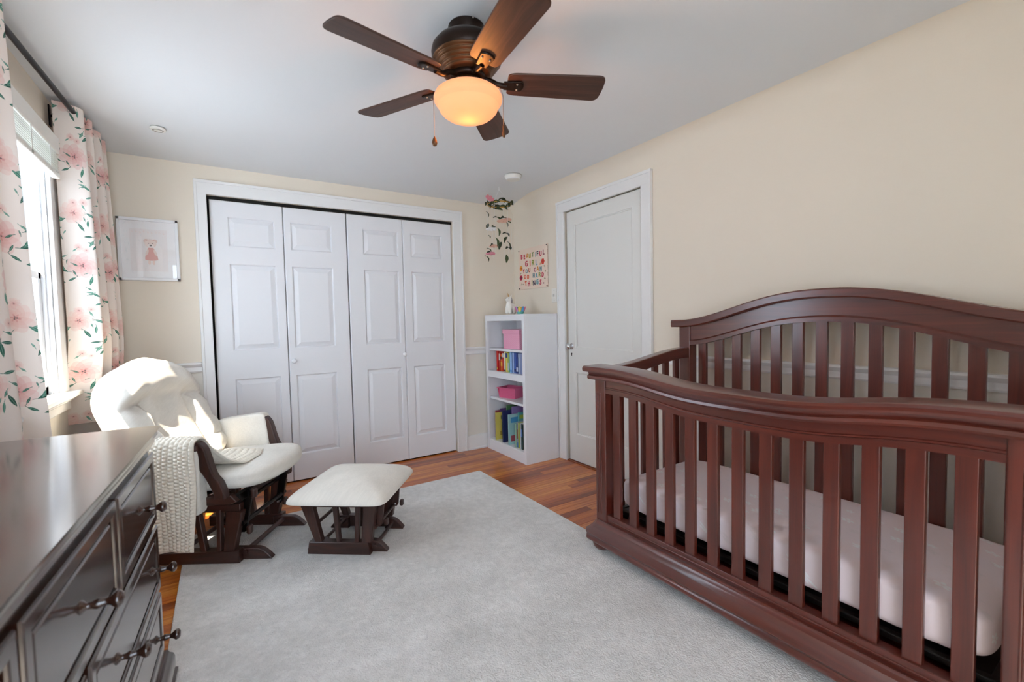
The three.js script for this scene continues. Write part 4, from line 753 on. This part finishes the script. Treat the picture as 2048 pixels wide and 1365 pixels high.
// plush toy and petal bowl on top of the bookcase
function marching(joints, size, cells, center, colorMat) {
  const mc = new MarchingCubes(cells, colorMat, false, false, 60000); mc.isolation = 0; mc.reset();
  const n = cells, half = size / 2;
  for (let k = 0; k < n; k++) for (let j = 0; j < n; j++) for (let i = 0; i < n; i++) {
    const x = (i / n * 2 - 1) * half + center[0], y = (j / n * 2 - 1) * half + center[1], z = (k / n * 2 - 1) * half + center[2]; let d = 1e9;
    for (const [ax, ay, az, ra, bx, by, bz, rb] of joints) { const vx = bx - ax, vy = by - ay, vz = bz - az, l2 = vx * vx + vy * vy + vz * vz || 1e-9; const t = Math.max(0, Math.min(1, ((x - ax) * vx + (y - ay) * vy + (z - az) * vz) / l2)); const q = Math.hypot(x - ax - vx * t, y - ay - vy * t, z - az - vz * t) - (ra + (rb - ra) * t); const h = Math.max(0.008 - Math.abs(d - q), 0) / 0.008; d = Math.min(d, q) - h * h * 0.008 * 0.25; }
    mc.field[i + j * n + k * n * n] = -d;
  }
  mc.update();
  const g = new THREE.BufferGeometry(); g.setAttribute('position', new THREE.BufferAttribute(mc.positionArray.slice(0, mc.count * 3), 3)); g.setAttribute('normal', new THREE.BufferAttribute(mc.normalArray.slice(0, mc.count * 3), 3));
  g.scale(half, half, half).translate(...center);
  return g;
}
{
  const t = thing('plush_unicorn', 'small white plush unicorn with gold horn standing on top of the bookcase', 'plush toy', [2.085, 1.218, -3.26], 0.25);
  const white = std({ color: 0xf3efe6, roughness: 1 });
  const J = [[-0.022, 0.02, 0.018, 0.014, -0.02, 0.06, 0.014, 0.016], [-0.022, 0.02, -0.018, 0.014, -0.02, 0.06, -0.014, 0.016], [0.03, 0.02, 0.02, 0.014, 0.026, 0.055, 0.014, 0.017], [0.03, 0.02, -0.02, 0.014, 0.026, 0.055, -0.014, 0.017],
    [-0.014, 0.075, 0, 0.026, 0.026, 0.07, 0, 0.026], [-0.014, 0.085, 0, 0.022, -0.012, 0.125, 0, 0.02], [-0.012, 0.132, 0, 0.022, -0.034, 0.125, 0, 0.015], [-0.002, 0.15, 0.014, 0.006, 0.002, 0.168, 0.018, 0.003], [-0.002, 0.15, -0.014, 0.006, 0.002, 0.168, -0.018, 0.003]];
  put('body', marching(J, 0.2, 48, [0, 0.088, 0], white), white, t);
  put('horn', rod(V3(-0.016, 0.15, 0), V3(-0.026, 0.182, 0), 0.006, 0.0012, 10), std({ color: 0xc7964a, roughness: 0.35, metalness: 0.5 }), t);
  put('mane', blob((u, v) => { const p = sup(0.012, 0.034, 0.013, 1, 1)(u, v); return [p[0] + 0.012 - 0.14 * p[1], p[1] + 0.122, p[2]]; }, 20, 14), std({ color: 0x8c8a8e, roughness: 1 }), t);
  put('eye', [-1, 1].map((s) => new THREE.SphereGeometry(0.003, 8, 6).translate(-0.03, 0.137, s * 0.0155)), M.black, t);
  const b = thing('petal_bowl', 'tiny rainbow-petalled toy cup beside the white plush unicorn', 'toy', [2.15, 1.218, -3.2]);
  const cols = [0xf29bb5, 0xf6c24f, 0x63bfae, 0xf08a6a, 0xc88ad0, 0xf2d45a, 0x6aa8dc, 0xf07fa0];
  put('cup', lathe([[0, 0], [0.024, 0], [0.03, 0.012], [0.034, 0.03], [0.031, 0.03], [0.026, 0.012], [0, 0.006]], 20), std({ color: 0x67bfb0, roughness: 0.5 }), b);
  cols.forEach((c, k) => { const a = k / 8 * Math.PI * 2; put('petal', blob((u, v) => { const p = sup(0.006, 0.026, 0.014, 1, 1)(u, v); return p; }, 14, 10).rotateZ(-0.35).translate(0.036, 0.042, 0).rotateY(a), std({ color: c, roughness: 0.6 }), b); });
}

// ------------------------------------------------------------------ wall things
{
  const t = thing('framed_picture', 'white framed print of a pale pink bear in a dress, left of the closet', 'picture', [-0.36, 1.655, ZB]);
  const x0 = -0.512, x1 = -0.209, y0 = 1.463, y1 = 1.848, f = 0.017;
  wput('frame', [B(x0, x1, y1 - f, y1, ZB + 0.002, ZB + 0.03, 0.003), B(x0, x1, y0, y0 + f, ZB + 0.002, ZB + 0.03, 0.003), B(x0, x0 + f, y0, y1, ZB + 0.002, ZB + 0.03, 0.003), B(x1 - f, x1, y0, y1, ZB + 0.002, ZB + 0.03, 0.003)], M.white, t);
  const art = canvasTex(512, 640, (c, w, h) => {
    c.fillStyle = '#f7f5f4'; c.fillRect(0, 0, w, h); c.fillStyle = '#f4eeec'; c.fillRect(84, 90, 345, 470);
    c.strokeStyle = 'rgba(240,205,190,.5)'; c.lineWidth = 3; c.font = '44px serif'; c.fillStyle = 'rgba(238,206,188,.55)';
    for (let k = 0; k < 9; k++) { c.beginPath(); c.arc(110 + k * 36, 118 + (k % 3) * 6, 8, 0, 5); c.stroke(); }
    const g = (x, y, rx, ry, col, a = 0) => { c.fillStyle = col; c.beginPath(); c.ellipse(x, y, rx, ry, a, 0, 7); c.fill(); };
    g(232, 222, 24, 24, '#e8cdc4'); g(312, 222, 24, 24, '#e8cdc4'); g(272, 250, 54, 46, '#efdcd4'); g(272, 278, 30, 24, '#f5ebe6');
    c.strokeStyle = 'rgba(214,160,150,.8)'; c.lineWidth = 5; c.beginPath(); c.ellipse(272, 222, 40, 16, 0, 3.3, 6.1); c.stroke();
    c.fillStyle = '#e3aaa2'; c.beginPath(); c.moveTo(250, 296); c.quadraticCurveTo(212, 380, 216, 430); c.quadraticCurveTo(275, 452, 336, 430); c.quadraticCurveTo(334, 372, 296, 296); c.closePath(); c.fill();
    g(236, 350, 12, 36, '#eed9d0', 0.35); g(312, 350, 12, 36, '#eed9d0', -0.35); g(254, 462, 13, 26, '#eed6cc'); g(294, 462, 13, 26, '#eed6cc');
    g(272, 270, 11, 9, '#33262a'); g(254, 246, 4, 5, '#4a3838'); g(291, 246, 4, 5, '#4a3838');
  });
  const pg = new THREE.BoxGeometry(x1 - x0 - 2 * f + 0.004, y1 - y0 - 2 * f + 0.004, 0.002).translate((x0 + x1) / 2, (y0 + y1) / 2, ZB + 0.012);
  wput('print', pg, std({ map: art, roughness: 0.7 }), t);
  wput('glazing', new THREE.BoxGeometry(x1 - x0 - 2 * f + 0.004, y1 - y0 - 2 * f + 0.004, 0.002).translate((x0 + x1) / 2, (y0 + y1) / 2, ZB + 0.021), M.glass, t);
}
{
  const t = thing('hanging_poster', 'colourful hand-lettered poster reading beautiful girl you can do hard things above the bookcase', 'poster', [XR, 1.635, -3.31]);
  const art = canvasTex(880, 740, (c, w, h) => {
    c.fillStyle = '#f3ddcb'; c.fillRect(0, 0, w, h); seed = 99;
    const pal = ['#c8324a', '#e2643c', '#2f4a4e', '#b8a23a', '#7c9a4a', '#6fa3b0', '#a03a5c', '#d8872e', '#4f7f86', '#b5563c'];
    const line = (s, x, y, size, step, cols) => { let k = 0; for (const ch of s) { if (ch !== ' ') { c.save(); c.translate(x, y + (k % 2 ? 5 : -5)); c.rotate(((k * 37) % 11 - 5) * 0.014); c.fillStyle = cols[k % cols.length]; c.font = `bold ${size}px sans-serif`; c.textAlign = 'center'; c.fillText(ch, 0, 0); c.lineWidth = 5; c.strokeStyle = c.fillStyle; c.strokeText(ch, 0, 0); c.restore(); k++; } x += ch === 'i' ? step * 0.72 : step; } };
    line('BEAUTiFUL', 110, 180, 112, 86, ['#c8324a', '#c8324a', '#d8872e', '#b8a23a', '#6b7f3a', '#6fa3b0', '#2f3f48', '#c8324a', '#8a3a4a']);
    line('GiRL,', 260, 328, 132, 112, ['#c8324a', '#e2643c', '#8f9a3a', '#8aa9bc', '#d8872e']);
    line('YOU CAN', 170, 442, 98, 86, ['#c8324a', '#5f8a92', '#b5563c', '#a03a5c', '#d8872e', '#5f8a92', '#c88aa0']);
    line('DO HARD', 210, 552, 106, 88, ['#e2643c', '#e2643c', '#4f7f86', '#6fa3b0', '#8f9a3a', '#c8324a']);
    line('THiNGS.', 230, 680, 116, 94, ['#e2643c', '#c8324a', '#8f9a3a', '#4a3a4c', '#5f9aa2', '#c8324a', '#8a3a4a']);
    const fl = (x, y, r, a, b) => { c.fillStyle = a; for (let k = 0; k < 6; k++) { c.beginPath(); c.arc(x + Math.cos(k * 1.047) * r * 0.6, y + Math.sin(k * 1.047) * r * 0.6, r * 0.5, 0, 7); c.fill(); } c.fillStyle = b; c.beginPath(); c.arc(x, y, r * 0.4, 0, 7); c.fill(); };
    fl(750, 290, 46, '#d8442f', '#b8342a'); fl(85, 345, 44, '#f0a63a', '#c8502a'); fl(80, 520, 46, '#b52a48', '#6a1f38');
    for (const [x, y, r] of [[70, 440, -0.6], [790, 380, 0.5], [820, 460, 0.9], [95, 640, -0.4], [150, 650, 0.3], [800, 590, 0.2]]) { c.save(); c.translate(x, y); c.rotate(r); c.fillStyle = '#6f8f5a'; for (const q of [-1, 1]) { c.beginPath(); c.ellipse(q * 12, 0, 14, 6, q * 0.5, 0, 7); c.fill(); } c.fillStyle = '#d8643c'; c.beginPath(); c.arc(0, -14, 7, 0, 7); c.fill(); c.restore(); }
    c.fillStyle = '#4a3a3a'; for (const [x, y] of [[22, 22], [w - 22, 22], [22, h - 22], [w - 22, h - 22]]) { c.beginPath(); c.arc(x, y, 8, 0, 7); c.fill(); }
  });
  const g = new THREE.BoxGeometry(0.444, 0.368, 0.006).rotateY(-Math.PI / 2).translate(XR - 0.007, 1.635, -3.313);
  wput('poster_sheet', g, std({ map: art, roughness: 0.75 }), t);
  for (const [z, y] of [[-3.525, 1.809], [-3.101, 1.809], [-3.525, 1.461], [-3.101, 1.461]]) wput('pin', new THREE.SphereGeometry(0.005, 10, 8).translate(XR - 0.011, y, z), M.bronze, t);
}
{
  const t = thing('light_switch', 'white light switch plate on the wall between poster and door', 'switch', [XR, 1.37, -3.01]);
  wput('plate', B(XR - 0.007, XR, 1.312, 1.43, -3.045, -2.974, 0.003, 2), M.plastic, t);
  wput('toggle', B(XR - 0.02, XR - 0.005, 1.362, 1.382, -3.013, -3.005, 0.002), M.plastic, t);
  wput('plate_screw', [1.33, 1.412].map((y) => new THREE.SphereGeometry(0.003, 8, 6).translate(XR - 0.0065, y, -3.0095)), M.nickel, t);
}
{
  const t = thing('smoke_detector', 'round white smoke detector on the ceiling above the hanging mobile', 'smoke detector', [1.894, H, -2.882]);
  put('body', lathe([[0, 0], [0.064, 0], [0.064, -0.012], [0.058, -0.02], [0.055, -0.03], [0.046, -0.038], [0, -0.04]], 40), M.plastic, t);
  put('vent_ring', new THREE.TorusGeometry(0.052, 0.0025, 8, 40).rotateX(Math.PI / 2).translate(0, -0.031, 0), M.white, t);
  const c = thing('ceiling_plate', 'small white round ceiling plate above the framed picture', 'ceiling plate', [-0.247, H - 0.0165, -3.15]);
  put('plate', lathe([[0, 0.016], [0.034, 0.014], [0.037, 0.006], [0.032, 0.0], [0, -0.001]], 32), M.plastic, c);
  put('collar', new THREE.TorusGeometry(0.022, 0.003, 8, 28).rotateX(Math.PI / 2).translate(0, 0, 0), M.nickel, c);
}
// ------------------------------------------------------------------ felt mobile
{
  const cx = 2.06, cz = -3.36, yr = 2.172;
  const t = thing('felt_mobile', 'hanging baby mobile of green felt leaves and pink flowers on a gold hoop', 'mobile', [cx * 0.95, 1.166 + (yr - 1.166) * 0.95, cz * 0.95]); t.scale.setScalar(0.95);
  const gold = std({ color: 0xd0a24a, roughness: 0.35, metalness: 0.7 }), greens = [0x3f4a2c, 0x4a5634, 0x35402a].map((c) => std({ color: c, roughness: 1, side: THREE.DoubleSide }));
  const pink = std({ color: 0xeb9aa6, roughness: 1 }), peach = std({ color: 0xeebfa8, roughness: 1 }), whiteF = std({ color: 0xf2efec, roughness: 1 });
  put('hoop', new THREE.TorusGeometry(0.105, 0.005, 10, 56).rotateX(Math.PI / 2), gold, t);
  const str = []; const R = 0.105;
  const ceil = V3(0.0, 2.30 - yr, 0.0);
  for (let k = 0; k < 3; k++) { const a = k * 2.094 + 0.4; str.push(rod(V3(Math.cos(a) * R, 0, Math.sin(a) * R), ceil, 0.0008, 0.0008, 5)); }
  put('ceiling_hook', [rod(ceil, V3(0, 2.322 - yr, 0), 0.003), new THREE.TorusGeometry(0.007, 0.002, 6, 16).translate(0, 2.297 - yr, 0)], M.white, t);
  const leafG = (l, w, curl) => { const nu = 8, nv = 4, pos = [], idx = []; for (const sd of [0.0009, -0.0009]) for (let i = 0; i <= nu; i++) for (let j = 0; j <= nv; j++) { const u = i / nu, v = j / nv * 2 - 1, ww = w * Math.pow(Math.sin(Math.PI * Math.min(0.985, Math.max(0.015, u))), 0.8); pos.push((u - 0.5) * l, -curl * (2 * u - 1) ** 2 * l - Math.abs(v) * ww * -0.35 + sd, v * ww); }
    const st = (nu + 1) * (nv + 1); for (let i = 0; i < nu; i++) for (let j = 0; j < nv; j++) { const a = i * (nv + 1) + j, b = a + 1, c = a + nv + 1, d = c + 1; idx.push(a, b, c, b, d, c, st + a, st + c, st + b, st + b, st + c, st + d); }
    const g = new THREE.BufferGeometry(); g.setAttribute('position', new THREE.Float32BufferAttribute(pos, 3)); g.setIndex(idx); g.computeVertexNormals(); return g; };
  seed = 2024;
  const leaf = (x, y, z, l, ry, rz, m, rx = 0.4) => put('felt_leaf', leafG(l * 1.35, l * 0.27, 0.18).rotateX(rx).rotateZ(rz).rotateY(ry).translate(x, y, z), m, t);
  for (let k = 0; k < 18; k++) { const a = k / 18 * 6.283 + rr(-0.1, 0.1); leaf(Math.cos(a) * R, rr(-0.012, 0.016), Math.sin(a) * R, rr(0.05, 0.075), -a + 1.57 + rr(-0.6, 0.6), rr(-0.7, 0.7), greens[k % 3], rr(-0.9, 1.3)); }
  const spots = [[1.973, 2.091, -3.407], [2.037, 2.054, -3.352], [2.121, 2.071, -3.383], [2.123, 2.01, -3.341], [2.147, 2.028, -3.337], [1.984, 1.993, -3.438], [2.054, 1.999, -3.448], [2.014, 1.928, -3.299], [2.155, 1.939, -3.403], [1.985, 1.901, -3.408], [1.981, 1.835, -3.271], [2.062, 1.824, -3.365], [2.078, 1.869, -3.299], [2.157, 1.84, -3.364], [2.131, 1.803, -3.335], [2.167, 1.812, -3.36], [1.938, 1.775, -3.336], [1.93, 1.747, -3.31], [1.93, 1.706, -3.356], [2.098, 1.704, -3.317], [1.971, 1.815, -3.329]];
  const tilt = [-1.0, -0.15, 0.05, -0.8, 0, 1.2, 0.35, -0.85, -0.1, -0.4, -1.0, 1.1, 0.9, -0.9, 0.05, -0.6, -0.4, -0.05, -0.75, 1.5, 0.1], sz = [0.045, 0.08, 0.07, 0.045, 0.04, 0.05, 0.07, 0.06, 0.075, 0.035, 0.06, 0.06, 0.055, 0.055, 0.07, 0.04, 0.045, 0.06, 0.05, 0.055, 0.06];
  spots.forEach(([x, y, z], i) => leaf(x - cx, y - yr, z - cz, sz[i], 0.5 + rr(-0.3, 0.3), tilt[i], greens[i % 3], rr(0.2, 0.7)));
  for (const a of [0.3, 1.4, 2.5, 3.5, 4.6, 5.6]) { const x = Math.cos(a) * R, z = Math.sin(a) * R; str.push(rod(V3(x, 0, z), V3(x, -0.3 - 0.16 * Math.abs(Math.sin(a * 3)), z), 0.0007, 0.0007, 5)); }
  put('strings', str, M.white, t);
  const bloom = (x, y, z, r, m, flat) => put('felt_flower', Array.from({ length: 7 }, (_, k) => blob((u, v) => sup(r * 0.55, r * 0.2, r * 0.4, 1, 1)(u, v), 14, 8).rotateZ(flat ? -0.25 : 0.5).translate(r * 0.5, 0, 0).rotateY(k * 0.9).translate(0, k * r * 0.02, 0)).concat([blob((u, v) => sup(r * 0.35, r * 0.35, r * 0.35, 1, 1)(u, v), 14, 10)]).map((g) => g.rotateX(flat ? 0 : 0.9).translate(x - cx, y - yr, z - cz)), m, t);
  bloom(1.935, 2.19, -3.31, 0.042, pink, false); bloom(2.065, 2.024, -3.33, 0.045, peach, true); bloom(2.118, 2.04, -3.33, 0.04, peach, true); bloom(1.955, 1.945, -3.33, 0.045, whiteF, true); bloom(1.978, 1.803, -3.33, 0.04, peach, true); bloom(1.945, 1.738, -3.33, 0.042, pink, true);
}

renderer.render(scene, camera);
